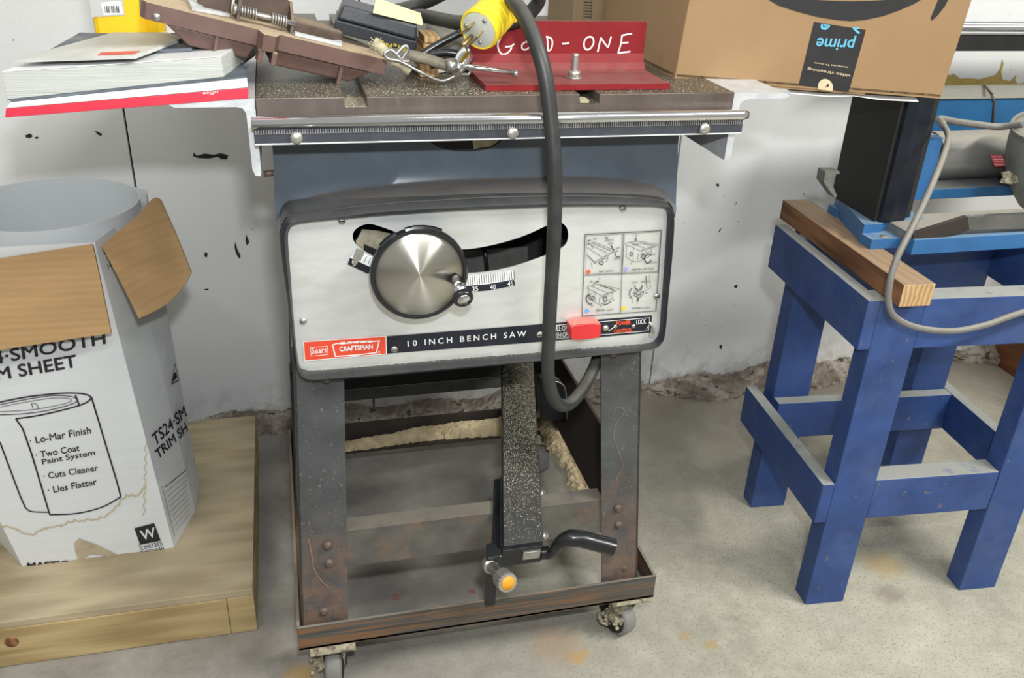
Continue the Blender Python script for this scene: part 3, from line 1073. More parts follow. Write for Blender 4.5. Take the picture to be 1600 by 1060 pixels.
# --- instruction diagram
diag = obj('diagram_frame', (lambda b: b)(nb()), M['print_ink'], plate) if False else None
def Z7(x, y): return (900 + x * .17921, 340 + y * .17921)
bm = nb()
def ln(pts, w=.0005, closed=False):
    ribbon(bm, [PR.p(*Z7(x, y), .0004) for x, y in pts], w, n_, closed=closed)
ln([(78, 148), (745, 113), (697, 815), (52, 860)], .0009, True)
ln([(415, 135), (385, 838)], .0007); ln([(72, 505), (722, 478)], .0007)
ln([(90, 160), (404, 143), (392, 480), (84, 497)], .0004, True)
ln([(424, 140), (736, 124), (714, 468), (402, 482)], .0004, True)
# rip cuts
ln([(92, 235), (160, 215), (335, 285), (330, 300), (165, 400), (92, 330)]); ln([(165, 400), (160, 385), (92, 315)]); ln([(165, 385), (330, 290)])
ln([(95, 260), (225, 345)]); ln([(130, 240), (270, 310)]); ln([(110, 205), (105, 230), (130, 240), (155, 272)]); ln([(140, 222), (300, 290)], .0006)
ln([(100, 203), (130, 196)], .001); ln([(152, 190), (180, 183)], .001); ln([(258, 172), (278, 182)], .0014); ln([(305, 240), (328, 285)], .0014)
ln([(370, 288), (350, 295), (342, 320), (350, 342), (385, 345)], .001); ln([(200, 395), (225, 380), (240, 392), (230, 410), (208, 408), (200, 395)], .001)
ln([(225, 370), (280, 345), (275, 365), (260, 385)]); ln([(135, 395), (140, 440)], .0004)
# depth of cut
ln([(432, 222), (540, 205), (715, 238), (690, 255), (570, 295), (432, 235), (432, 222)]); ln([(570, 295), (572, 283), (690, 245)]); ln([(460, 215), (600, 268)])
ln([(522, 175), (522, 210)], .0013); ln([(440, 240), (438, 350), (500, 385), (545, 385), (655, 330), (655, 275)]); ln([(500, 260), (500, 380)], .0004)
ln([(470, 305), (485, 300), (492, 318), (485, 338), (472, 332), (470, 305)], .0009); ln([(540, 325), (605, 305), (640, 300)]); ln([(540, 325), (538, 370)])
ln([(575, 325), (600, 325), (605, 345), (585, 360), (570, 345), (575, 325)], .001); ln([(655, 325), (625, 318), (600, 340), (597, 370), (615, 398), (645, 392), (655, 370)], .0013)
ln([(545, 220), (670, 243)], .0006); ln([(480, 385), (482, 410)], .0004)
# bevel cut
ln([(98, 605), (190, 580), (375, 622), (345, 640), (235, 688), (98, 618), (98, 605)]); ln([(235, 688), (237, 675), (345, 632)]); ln([(130, 598), (280, 660)])
ln([(155, 577), (175, 562), (200, 555)], .0013); ln([(205, 590), (330, 630)], .0009); ln([(110, 630), (110, 700), (160, 740), (210, 758), (320, 700), (318, 655)])
ln([(125, 672), (100, 678), (88, 705), (95, 735), (115, 755), (140, 752)], .0013); ln([(145, 685), (158, 690), (158, 715), (145, 722), (138, 705), (145, 685)], .0009)
ln([(112, 690), (130, 688), (132, 715), (118, 722), (112, 690)], .0006); ln([(240, 700), (262, 695), (272, 715), (255, 735), (240, 722), (240, 700)], .001)
ln([(205, 700), (300, 680)]); ln([(205, 700), (203, 745)]); ln([(232, 760), (270, 755), (305, 732)], .0013); ln([(165, 640), (168, 735)], .0004)
# miter cuts
ln([(515, 590), (515, 615), (540, 635), (570, 622), (578, 590)], .0013); ln([(488, 615), (470, 640), (468, 675), (482, 705)], .0012)
ln([(505, 650), (590, 645), (580, 680), (545, 698), (510, 685), (505, 650)], .0008); ln([(520, 655), (530, 675), (560, 672), (568, 652)], .001); ln([(610, 510), (618, 615)], .0009)
ln([(542, 700), (540, 730)], .0014); ln([(535, 715), (535, 755)], .0004); ln([(495, 700), (490, 750)], .0004); ln([(640, 500), (650, 610), (600, 640)], .0004)
for s, x, y, w, h in (('RIP CUTS', 202, 478, 125, 14), ('DEPTH OF CUT', 486, 462, 197, 16), ('BEVEL CUT', 178, 818, 148, 15), ('MITER CUTS', 486, 800, 160, 14),
                      ('UNLOCK', 252, 205, 78, 14), ('LOCK', 278, 232, 50, 14), ('LEFT', 345, 272, 42, 12), ('RIGHT', 335, 364, 55, 12), ('UP', 513, 165, 24, 13), ('DOWN', 492, 242, 56, 13),
                      ('UP', 668, 328, 24, 12), ('DOWN', 654, 398, 54, 12), ('LOCK', 488, 572, 50, 13), ('UNLOCK', 566, 566, 74, 13), ("45'", 122, 565, 26, 12), ("0'", 198, 540, 16, 12),
                      ("0'", 210, 778, 16, 12), ("45'", 313, 725, 26, 12), ("45'", 128, 775, 26, 12), ("0'", 130, 672, 14, 11), ('45', 603, 662, 20, 10)):
    sl = -0.045
    write(bm, s, PR, (Z7(x, y), Z7(x + w, y + w * sl), Z7(x, y - h)), lift=.0004, bold=0.01)
obj('instruction_diagram', bm, M['print_ink'], plate)
for (x, y), mk in (((109, 474), 'orange_txt'), ((435, 453), 'lav'), ((97, 816), 'sky'), ((415, 794), 'yel')):
    c = PR.p(*Z7(x, y))
    bm = nb(); lathe(bm, (c.x, c.y - .0002, c.z), (0, -1, 0), [(0, .0027), (.0002, .0027)], 20)
    obj('colour_dot', bm, M[mk], plate)

def edge_dust():
    t = rnd.random()
    p = PLT.p(500 + t * 505, 577.5 - t * 40.5)
    return p + Vector((0, -.001 - rnd.random() * .004, .0005 + rnd.random() * .001))


flakes('sawdust_flakes', 700, edge_dust, M['flake'], saw, .0003, .0007)
# --- rocker switch, chain and key
sw = nb()
cs = [(891, 514), (893, 507), (905, 504.5), (920, 504), (934, 504.5), (939, 507), (938.5, 525), (925, 529.5), (905, 531), (892, 531)]
S1 = PY(.893)
poly_ext(sw, [S1.p(x, y) for x, y in ((892, 511), (903, 508), (915, 506.5), (928, 506), (939.5, 507), (938.5, 527), (925, 530), (905, 532), (892.5, 531))], (0, .019, 0))
bmesh.ops.dissolve_limit(sw, angle_limit=.02, verts=sw.verts, edges=sw.edges)
bmesh.ops.recalc_face_normals(sw, faces=sw.faces)
bmesh.ops.bevel(sw, geom=[e for e in sw.edges if len(e.link_faces) == 2 and e.calc_face_angle(0) > .9], offset=.0009, segments=2, affect='EDGES')
obj('power_switch', sw, M['redplastic'], saw, smooth=True, angle=30, label='red rocker power switch')
bm = nb()
c = PR.p(945.5, 512.5)
lathe(bm, c, (0, -1, 0), [(0, .0042), (.002, .0040), (.0035, .002), (.0036, 0)], 18)
tube(bm, catmull([PR.p(949, 516, .003), PR.p(955, 513, .002), PR.p(960, 509.5, .002)], 5), .0008, 8)
lathe(bm, PR.p(961, 510.5), (0, -1, 0), [(0, .0028), (.0012, .0026), (.0016, 0)], 14)
lathe(bm, PR.p(989.5, 510), (0, -1, 0), [(0, .0028), (.0012, .0026), (.0016, 0)], 14)
tube(bm, catmull([PR.p(1012, 501, .004), PR.p(1017, 508, .007), PR.p(1018, 517, .006)], 5), [.0018] * 10 + [.0012], 8)
lathe(bm, PR.p(1015, 520, .005), (0.2, -1, 0.1), [(0, .0035), (.0015, .0035)], 14)
tube(bm, [PR.p(1011, 508, .004), PR.p(1007, 514, .004)], .0007, 6)
obj('switch_key', bm, M['zinc'], saw)

# --- hand wheel with crank
WY = 0.872
WC = P(655, 428, Y=WY)
wr = 0.0525
bm = nb()
lathe(bm, WC, (0, -1, 0), [(-.016, .040), (-.012, .048), (-.003, wr), (.003, wr), (.0055, wr - .002), (.0055, wr - .0045), (.003, wr - .005), (.002, 0)], 64)
for a in (75, 95, 128):
    t = math.radians(a)
    c = WC + Vector((math.cos(t), 0, math.sin(t))) * (wr - .001)
    tube(bm, [c + Vector((-math.sin(t) * .010, -.002, math.cos(t) * .010)), c + Vector((0, -.002, 0)) + Vector((math.cos(t), 0, math.sin(t))) * .0012, c + Vector((math.sin(t) * .010, -.002, -math.cos(t) * .010))], .0035, 8)
lathe(bm, WC, (0, 1, 0), [(.010, .014), (.060, .014)], 20)
wheel = obj('hand_wheel', bm, M['black'], saw, smooth=True)
bm = nb()
lathe(bm, WC + Vector((0, -.0034, 0)), (0, -1, 0), [(0, wr - .0050), (.0004, wr - .0052), (.0012, 0)], 128)
obj('spun_face', bm, M['disc'], wheel)
a_, b_p = P(712, 436, Y=WY - .004), P(724, 467, Y=WY - .036)
bm = nb()
ax = (b_p - a_)
LN = ax.length
lathe(bm, a_, ax, [(0, .0058), (.003, .0070), (LN * .5, .0066), (LN * .8, .0062), (LN * .82, .0085), (LN * .9, .0112), (LN, .0112), (LN + .002, .0098), (LN + .002, 0)], 28)
hd = obj('crank_handle', bm, M['black'], wheel, smooth=True)
bm = nb()
lathe(bm, b_p, ax, [(.0018, .0075), (.0032, .0068), (.0038, 0)], 24)
lathe(bm, a_ + ax.normalized() * .006, ax, [(0, .00705), (.02, .00685)], 24)
obj('handle_sleeve', bm, M['chrome'], hd)


# --- housing bolts
for x, y in ((510, 590), (957, 551)):
    c = P(x, y, Y=.913)
    bm = nb(); lathe(bm, c, (0, -1, 0), [(0, .0060), (.002, .0060), (.0022, .0045), (.005, .0045), (.0052, 0)], 6 if x > 600 else 18)
    obj('flange_bolt', bm, M['rustbolt'], saw)


# --- stand: four splayed sheet legs
def leg(front, right):
    """L section leg; world points"""
    b = nb()
    if right:
        xo0, xi0, xo1, xi1 = .414, .360, .449, .395
    else:
        xo0, xi0, xo1, xi1 = -.009, .048, -.029, .032
    y0, y1 = (.928, .907) if front else (1.345, 1.372)
    s = 1 if front else -1
    ztop, zbot = .545, .094
    t = .003
    q = lambda xt, xb, dy: [Vector((xt, y0 + dy, ztop)), Vector((xb, y1 + dy, zbot))]
    o0, o1 = q(xo0, xo1, 0)
    i0, i1 = q(xi0, xi1, 0)
    poly_ext(b, [o0, i0, i1, o1], (0, s * t, 0))
    fl_ = .058
    poly_ext(b, [o0, o0 + Vector((0, s * fl_, 0)), o1 + Vector((0, s * fl_, 0)), o1], ((-t if right else t), 0, 0))
    return b


lf = obj('stand_leg', leg(True, False), M['rustleg'], saw)
rf = obj('stand_leg', leg(True, True), M['rustleg'], saw)
lb = obj('stand_leg', leg(False, False), M['stand'], saw)
rb = obj('stand_leg', leg(False, True), M['stand'], saw)
for pts, par in (([(512, 852), (514, 880), (506, 955)], lf), ([(965, 794), (966, 820), (974, 887)], rf)):
    for x, y in pts:
        c = P(x, y, Y=.911 + (0.002 if y < 900 else 0))
        bm = nb(); lathe(bm, c, (0, -1, .05), [(-.002, .0062), (.0025, .0062), (.003, .0042), (.005, .0042), (.0052, .0022), (.004, 0)], 6 if par is rf else 16)
        obj('leg_bolt', bm, M['rustbolt'], par)
bm = nb()
LPr = Pl((.4, .928, .545), Vector((.4, .907, .094)) - Vector((.4, .928, .545))) if False else Pl((.4, .928, .545), Vector((0, .451, -.021)))
ribbon(bm, [LPr.p(p.x, p.y, .0006) for p in catmull([Vector((x, y, 0)) for x, y in ((958, 646), (962, 638), (972, 638), (974, 645), (962, 662), (959, 685), (968, 710), (972, 730), (963, 748), (962, 785))], 4)], .0010, LPr.n)
obj('scratch_line', bm, M['scratch'], rf)
bm = nb()
ribbon(bm, [LPr.p(p.x, p.y, .0006) for p in catmull([Vector((x, y, 0)) for x, y in ((482, 842), (487, 866), (490, 888), (501, 906), (514, 918))], 4)], .0016, LPr.n)
obj('scratch_line', bm, M['scratch'], lf)
# cross members (channel with top flange)
bm = nb()
zt, zb = .260, .207
A0, A1 = Vector((.030, .918, zt)), Vector((.386, .918, zt))
poly_ext(bm, [(.030, .918, zt), (.386, .918, zt), (.392, .914, zb), (.026, .914, zb)], (0, .003, 0))
poly_ext(bm, [(.030, .918, zt), (.386, .918, zt), (.384, .942, zt + .002), (.032, .942, zt + .002)], (0, 0, .002))
obj('cross_brace', bm, M['brace'], saw)
bm = nb()
zr1, zr0 = P(600, 605, Y=1.362).z, P(600, 622, Y=1.362).z
box(bm, (-.01, 1.362, zr0), (.42, 1.366, zr1)); box(bm, (-.01, 1.366, zr1 - .003), (.42, 1.385, zr1))
obj('cross_brace', bm, M['stand'], saw)
for xs_ in ((-.022, -.018), (.430, .434)):
    bm = nb()
    box(bm, (xs_[0], .945, .15), (xs_[1], 1.34, .285))
    obj('side_brace', bm, M['brownin'], saw)
for xs_ in ((-.012, -.008), (.410, .414)):
    bm = nb()
    box(bm, (xs_[0], .945, .40), (xs_[1], 1.34, .52))
    obj('side_apron', bm, M['stand'], saw)
# dark motor hung under the back of the housing
bm = nb()
lathe(bm, (.33, 1.19, .42), (0, 1, 0), [(0, .02), (.004, .055), (.14, .055), (.15, .03)], 28)
poly_ext(bm, [PY(1.185).p(x, y) for x, y in ((843, 590), (843, 655), (885, 660), (886, 612), (878, 598), (868, 592))], (0, .01, 0))
obj('motor', bm, M['black'], saw, smooth=True)
bm = nb()
tube(bm, catmull([P(862, 596, Y=1.18), P(876, 599, Y=1.18), P(884, 612, Y=1.18), P(886, 655, Y=1.18)], 5), .0012, 6)
obj('motor_rim', bm, M['steel'], saw)
# dark strip just under the housing, in the interior's dark colour
bm = nb()
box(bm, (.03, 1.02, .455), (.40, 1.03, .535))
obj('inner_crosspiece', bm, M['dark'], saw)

# --- rolling base of angle iron
bx0, bx1, by0, by1, bz0, bz1 = -.034, .472, .898, 1.385, .0875, .1275
t = .004
base = nb()
box(base, (bx0, by0, bz0), (bx1, by0 + t, bz1), .0008)
box(base, (bx0, by0, bz0), (bx1, by0 + .038, bz0 + t))
obj('base_rail', base, M['base'], saw)
b = nb(); box(b, (bx0, by1 - t, bz0), (bx1, by1, bz1)); box(b, (bx0, by1 - .040, bz0), (bx1, by1, bz0 + t)); obj('base_rail', b, M['brownin'], saw)
b = nb(); box(b, (bx0, by0 + t, bz0), (bx0 + t, by1 - t, bz1)); box(b, (bx0, by0 + .038, bz0), (bx0 + .030, by1 - .04, bz0 + t)); obj('base_rail', b, M['base'], saw)
b = nb(); box(b, (bx1 - t, by0 + t, bz0), (bx1, by1 - t, bz1)); box(b, (bx1 - .030, by0 + .038, bz0), (bx1, by1 - .04, bz0 + t)); obj('base_rail', b, M['base'], saw)


def caster(cx, cy, ang, crud=True, wheelr=.0315):
    """wheel axis direction given by ang (radians)"""
    ax = Vector((math.cos(ang), math.sin(ang), 0))
    fw = Vector((-ax.y, ax.x, 0))
    c = Vector((cx, cy, wheelr))
    e = bpy.data.objects.new('caster', None)
    b = nb()
    top_c = Vector((cx, cy, bz0)) - fw * .012
    box(b, (-.030, -.026, -.0035), (.030, .026, 0), .0006, Matrix.Translation(top_c) @ Matrix.Rotation(0, 4, 'Z'))
    lathe(b, top_c + Vector((0, 0, -.0035)), (0, 0, -1), [(0, .018), (.006, .020), (.010, .017)], 24)
    for s in (-1, 1):
        o = c + ax * (s * .0135)
        pts = [o - fw * .030 + Vector((0, 0, .044)), o + fw * .004 + Vector((0, 0, .044)), o + fw * .007 + Vector((0, 0, -.004)), o - fw * .005 + Vector((0, 0, -.006))]
        poly_ext(b, pts, ax * (s * .0018))
    br = obj('caster', b, M['crud'], saw)
    w = nb()
    lathe(w, c - ax * .0115, ax, [(0, .010), (0, wheelr - .006), (.002, wheelr - .001), (.005, wheelr), (.018, wheelr), (.021, wheelr - .001), (.023, wheelr - .006), (.023, .010)], 36)
    obj('wheel', w, M['rubber_grey'], br, smooth=True, angle=60)
    h = nb()
    for s in (-1, 1):
        lathe(h, c + ax * (s * .0112), ax * s, [(0, wheelr - .006), (.0006, wheelr - .006), (.0012, .006), (.006, .006), (.0065, 0)], 24)
    obj('wheel_hub', h, M['dark'], br)
    if crud:
        g = nb()
        o = c - ax * .026 + Vector((0, 0, .004))
        poly_ext(g, [o + fw * .010, o - fw * .022 + Vector((0, 0, .008)), o - fw * .022 + Vector((0, 0, .011)), o + fw * .010 + Vector((0, 0, .006))], ax * .016)
        for k in range(26):
            q = o + ax * rnd.uniform(-.006, .016) + fw * rnd.uniform(-.022, .012) + Vector((0, 0, rnd.uniform(-.004, .012)))
            bmesh.ops.create_icosphere(g, subdivisions=1, radius=rnd.uniform(.002, .0045), matrix=Matrix.Translation(q))
        obj('brake_lever', g, M['crud'], br)
    return br


caster(0.012, 0.925, math.radians(-8))
caster(0.433, 0.930, math.radians(24))
caster(0.425, 1.355, math.radians(10), False)
caster(0.010, 1.355, math.radians(-15), False)


def ridge(path, wid, hgt, mat_, parent, nm='sawdust_heap'):
    """lumpy heap along a path: path of (x, y, z, halfwidth_in, halfwidth_out)"""
    b = nb()
    rows = []
    K = 12
    for (x, y, z, nx_, ny_, w, h) in path:
        r = []
        for k in range(K + 1):
            t = -1 + 2 * k / K
            hh = h * max(0, 1 - t * t) ** .8
            j = rnd.uniform(-.0018, .0018)
            r.append((x + nx_ * w * t + j, y + ny_ * w * t + j, z + hh + (rnd.uniform(-.0012, .0018) if 0 < k < K else 0)))
        rows.append(r)
    grid_surf(b, rows, smooth=False)
    return obj(nm, b, mat_, parent, kind='stuff')


pth = []
for i in range(90):
    t = i / 89
    X = .0 + t * .42
    pth.append((X, 1.366 - .004 * math.sin(t * 9), bz0 + t_ if False else bz0 + .004, 0, 1, .015, .004 + .030 * t ** .9 + .0015 * math.sin(t * 31)))
ridge(pth, 0, 0, M['sawdust'], saw)
pth = []
for i in range(70):
    t = i / 69
    Y = 1.37 - t * .36
    pth.append((.4555 - .010 * (1 - t) + .003 * math.sin(t * 20), Y, bz0 + .004, 1, 0, .016 + .010 * (1 - t) + .0012 * math.sin(t * 40), .022 * (1 - t) + .004))
ridge(pth, 0, 0, M['sawdust'], saw)


def topdust():
    x = rnd.uniform(XL + .003, XR - .003)
    y = TY + .002 + abs(rnd.gauss(0, .05)) * (1 if rnd.random() < .7 else 2.4)
    if rnd.random() < .5: x = rnd.gauss(.17, .06)
    if not (XL < x < XR) or y > TY + .3: return None
    z = TZ
    for s in slots:
        if s[0] - .001 < x < s[1] + .001: z = TZ - .010
    return (x, y, z)


flakes('sawdust_flakes', 3600, topdust, M['flake'], saw, .0002, .0006)
bm = nb(); box(bm, (.0597, TY + .0002, TZ - .020), (.0813, TY + .045, TZ - .0093))
obj('slot_filling', bm, M['dustfill'], saw)
bm = nb(); tube(bm, [P(412, 272, Y=.96), P(420, 271, Y=.96), P(432, 270, Y=.96)], .0035, 12)
obj('latch_stub', bm, M['rustbolt'], saw)
flakes('sawdust_flakes', 1100, lambda: (rnd.uniform(-.028, .484), rnd.uniform(RY + .011, TY - .001), .7885), M['flake'], saw, .0005, .0012)
flakes('sawdust_flakes', 200, lambda: (rnd.uniform(0, .42), rnd.uniform(.902, .909), .559 - 0.05), M['flake'], saw, .0004, .0009) if False else None

# ================================================================== STORED RIP FENCE
fb = [P(786, 853, Y=.85), P(849, 849, Y=.85)]
ft = [P(785, 585, Y=1.20), P(834, 584, Y=1.20)]
zf, zk = (fb[0].z + fb[1].z) / 2, (ft[0].z + ft[1].z) / 2
dirf = Vector(((ft[0].x + ft[1].x) / 2 - (fb[0].x + fb[1].x) / 2, .35, zk - zf))
ext = 1.32
rf_ = thing('rip_fence', 'black rip fence dusted with sawdust lying on the saw stand', 'saw fence', (.26, .90, .23))
W = .0265
cxf = (fb[0].x + fb[1].x) / 2
F0 = Vector((cxf, .85, zf))
UX = Vector((1, 0, 0))
FD = dirf.normalized()
FU = UX.cross(FD).normalized()
FL = dirf.length * ext


def fp_(a, l, h):
    """point in fence frame: a across, l along, h up"""
    return F0 + UX * a + FD * l + FU * h


bm = nb()
hexa(bm, [fp_(-W, 0, -.030), fp_(W, 0, -.030), fp_(W, FL, -.030), fp_(-W, FL, -.030), fp_(-W, 0, 0), fp_(W, 0, 0), fp_(W, FL, 0), fp_(-W, FL, 0)], .002)
bar = obj('fence_bar', bm, M['blackdust'], rf_)
bm = nb()
hexa(bm, [fp_(-W - .001, -.006, -.031), fp_(W - .001, -.006, -.031), fp_(W - .001, .002, -.031), fp_(-W - .001, .002, -.031), fp_(-W - .001, -.006, -.001), fp_(W - .001, -.006, -.001), fp_(W - .001, .002, 0), fp_(-W - .001, .002, 0)], .001)
cap = obj('end_cap', bm, M['black'], rf_)
bm = nb()
hexa(bm, [fp_(.000, -.009, -.020), fp_(W - .003, -.009, -.020), fp_(W - .003, -.005, -.020), fp_(0, -.005, -.020), fp_(0, -.009, -.007), fp_(W - .003, -.009, -.007), fp_(W - .003, -.005, -.007), fp_(0, -.005, -.007)], .001)
obj('name_recess', bm, M['steel'], cap)
# left jaw casting
bm = nb()
hexa(bm, [fp_(-W - .014, .01, -.024), fp_(-W - .001, .01, -.024), fp_(-W - .001, .130, -.024), fp_(-W - .012, .130, -.024), fp_(-W - .014, .01, -.004), fp_(-W - .001, .01, -.004), fp_(-W - .001, .130, -.004), fp_(-W - .012, .130, -.004)], .0015)
hexa(bm, [fp_(-W - .004, .0, -.010), fp_(-W - .001, .0, -.010), fp_(-W - .001, .125, -.010), fp_(-W - .004, .125, -.010), fp_(-W - .004, .0, .004), fp_(-W - .001, .0, .004), fp_(-W - .001, .125, .004), fp_(-W - .004, .125, .004)], .0006)
hexa(bm, [fp_(-W - .020, -.012, -.026), fp_(-W - .001, -.012, -.026), fp_(-W - .001, .012, -.026), fp_(-W - .022, .012, -.026), fp_(-W - .020, -.012, -.004), fp_(-W - .001, -.012, -.004), fp_(-W - .001, .012, -.002), fp_(-W - .022, .012, -.002)], .002)
# down-hanging jaw
jx = fp_(-W - .010, 0, 0)
poly_ext(bm, [Vector((jx.x - .006, .862, .215)), Vector((jx.x + .007, .862, .215)), Vector((jx.x + .007, .866, .150)), Vector((jx.x - .006, .866, .150))], (0, .012, 0))
obj('clamp_jaw', bm, M['black'], rf_)
for l in (.098, .02):
    bm = nb(); lathe(bm, fp_(W, l, -.012), (1, 0, 0), [(0, .006), (.004, .006), (.0042, .004), (.008, .004)], 6)
    obj('side_bolt', bm, M['zinc'], rf_)
# micro-adjust knob
ka, kb = P(766, 884, Y=.842), P(790, 908, Y=.798)
kd = kb - ka
kl = kd.length
bm = nb()
lathe(bm, ka - kd * .15, kd, [(0, .010), (.006, .0105), (.010, .010), (.012, .0075), (kl * .75, .0072), (kl * .85, .0072)], 24)
knob = obj('adjusting_knob', bm, M['steel'], rf_, smooth=True)
bm = nb()
prof_seg = 48
a1, b1 = frame_of(kd.normalized())
kdn = kd.normalized()
rings = []
for h, r, fl_ in ((kl * .72, .0105, 1), (kl * .76, .0125, 1), (kl * 1.08, .0130, 1), (kl * 1.14, .0120, 0), (kl * 1.15, .0095, 0)):
    rings.append([bm.verts.new(ka + kdn * h + (a1 * math.cos(2 * math.pi * k / prof_seg) + b1 * math.sin(2 * math.pi * k / prof_seg)) * (r * (.90 if (fl_ and k % 3 == 0) else 1))) for k in range(prof_seg)])
for A, B in zip(rings, rings[1:]):
    for k in range(prof_seg): bm.faces.new([A[k], A[(k + 1) % prof_seg], B[(k + 1) % prof_seg], B[k]])
bm.faces.new(rings[-1]); bm.faces.new(rings[0][::-1])
obj('fluted_grip', bm, M['zinc'], knob)
bm = nb(); lathe(bm, ka + kdn * (kl * 1.15), kd, [(0, .0090), (.0010, .0088), (.0012, 0)], 24)
obj('orange_cap', bm, M['orangecap'], knob, label='orange knob cap')
# locking lever
lv = [(856, 868, .845), (866, 862, .840), (874, 850, .835), (888, 842, .830), (905, 842, .826), (925, 847, .822), (945, 852, .818), (959, 856, .815)]
pts = catmull([P(x, y, Y=Y) for x, y, Y in lv], 5)
nn = len(pts)
rr = [.0060 + .0050 * min(1, max(0, (i / nn - .1) / .35)) for i in range(nn)]
bm = nb(); tube(bm, pts, rr, 18)
lathe(bm, P(852, 864, Y=.850), (1, -.1, 0), [(-.006, .009), (.004, .009), (.006, .006), (.010, .006)], 18)
obj('locking_lever', bm, M['black'], rf_, smooth=True)


def fdust():
    l = FL * rnd.random() ** 0.75
    if rnd.random() > .12 + .95 * min(1, (l / (FL * .55)) ** 1.5): return None
    if l > .36 and rnd.random() < .3: return None
    return fp_(rnd.uniform(-W + .001, W - .001), l, .0003)


flakes('sawdust_flakes', 15000, fdust, M['flake'], rf_, .0003, .0008)

# ================================================================== POWER CORD AND PLUG
pc = thing('power_lead', 'thick black rubber power cord with yellow plug looped over the saw', 'cord', (.3, .9, TZ))
cp = [(937, 545, .955), (930, 570, .935), (915, 601, .905), (898, 624, .880), (884, 634, .865), (870, 630, .852), (861, 612, .846), (856, 580, .843), (857, 540, .842), (860, 470, .840), (864, 400, .838),
      (867, 320, .838), (866, 250, .840), (860, 180, .846), (852, 120, .852), (840, 75, .862), (824, 35, .880), (804, 4, .905), (780, -24, .96), (745, -32, 1.02), (705, -16, 1.08), (668, 2, 1.11), (630, 14, 1.12), (590, 22, 1.13)]
pts = [P(x, y, Y=Y) for x, y, Y in cp]
# loops back behind the black box, then to the rear of the plug
pts += [P(560, 30, Y=1.15), P(580, 48, Y=1.14), P(620, 34, Y=1.10), P(655, 25, Y=1.08), P(690, 31, Y=1.05), P(725, 38, Y=1.01), P(765, 42, Y=1.01), P(812, 32, Y=1.01), P(842, 0, Y=1.0), P(830, -30, Y=.985), P(806, -14, Y=.962), P(792, 2, Y=.948)]
bm = nb(); tube(bm, catmull(pts, 8), .0078, 14)
obj('cord', bm, M['blackrub'], pc)
pf, pk = P(748, 47, Y=.905), P(788, 8, Y=.945)
pd = (pf - pk).normalized()
Lp = (pf - pk).length
bm = nb()
R0 = .0205
prof = [(-.004, .012), (0, .0150), (.006, .0155), (.007, .0175), (.012, .0195)]
h = .012
seg_ = (Lp - .012) / 4
for i in range(4):
    prof += [(h + .001, .0195 + i * .0004), (h + seg_ * .8, .0200 + i * .0004), (h + seg_ * .85, .0192 + i * .0004), (h + seg_, .0192 + i * .0004)]
    h += seg_
prof += [(Lp, .0205), (Lp + .0015, .0195), (Lp + .0005, .0180), (Lp - .001, 0)]
lathe(bm, pk, pd, prof, 40)
for k in range(8):
    a = k * math.pi / 4
    a1, b1 = frame_of(pd)
    o = pk + pd * .004 + (a1 * math.cos(a) + b1 * math.sin(a)) * .0150
    bmesh.ops.create_cube(bm, size=.0075, matrix=Matrix.Translation(o) @ pd.to_track_quat('Z', 'Y').to_matrix().to_4x4())
plug = obj('plug', bm, M['yellowp'], pc, smooth=True, label='yellow round plug body', angle=30)
bm = nb(); lathe(bm, pk, pd, [(Lp - .002, .0182), (Lp + .0006, .0182), (Lp + .001, .0175), (Lp + .001, 0)], 36)
obj('plug_face', bm, M['plugface'], plug, label='pale grey plug face')
FPL = Pl(pk + pd * (Lp + .0012), pd)
for (x, y), (x2, y2) in (((728, 44), (742, 34)), ((743, 60), (755, 48))):
    o, o2 = FPL.p(x, y), FPL.p(x2, y2)
    w = (o2 - o).normalized()
    t_ = w.cross(pd).normalized() * .0007
    b = nb(); poly_ext(b, [o - t_, o2 - t_, o2 - t_ + pd * .013, o - t_ + pd * .013], t_ * 2)
    obj('blade_prong', b, M['brass'], plug)
bm = nb(); o = FPL.p(737, 57); tube(bm, [o, o + pd * .010, o + pd * .017, o + pd * .019], [.0026, .0026, .0024, .0012], 14)
obj('ground_prong', bm, M['brass'], plug)
for x, y in ((757, 33), (728, 40), (750, 66)):
    bm = nb(); lathe(bm, FPL.p(x, y), pd, [(0, .0024), (.0008, .0022), (.001, 0)], 14)
    obj('face_screw', bm, M['zinc'], plug)

# ================================================================== RED ANGLE IRON FENCE
ri = thing('angle_iron', 'red painted angle iron with white hand lettering and upright bolt on saw top', 'angle iron', (.31, .97, TZ))
rx0, rx1, ry0, ry1 = .2065, .4135, .922, 1.013
rz = P(1007, 33, Y=ry1).z
bm = nb()
prof = [(ry0, TZ + .0005), (ry0, TZ + .0065), (ry1 - .022, TZ + .0065), (ry1 - .016, TZ + .008), (ry1 - .0095, TZ + .0145), (ry1 - .0065, TZ + .024), (ry1 - .006, rz), (ry1, rz), (ry1, TZ + .010), (ry1 - .004, TZ + .0005)]
poly_ext(bm, [(rx0, y, z) for y, z in prof], (rx1 - rx0, 0, 0))
for f in bm.faces: f.smooth = False
obj('angle', bm, M['red'], ri)
GP = PY(ry1 - .0068)
bm = nb()
wl = lambda pts, w=.0024: [ribbon(bm, [GP.p(x, y) for x, y in pts], w, n_)]
def chalk(pts, w=.0019):
    q = [(p.x, p.y) for p in catmull([Vector((x, y, 0)) for x, y in pts], 5)]
    ribbon(bm, [GP.p(x, y) for x, y in q], w, n_)
def Z3(x, y): return (700 + x * .3125, y * .3125)
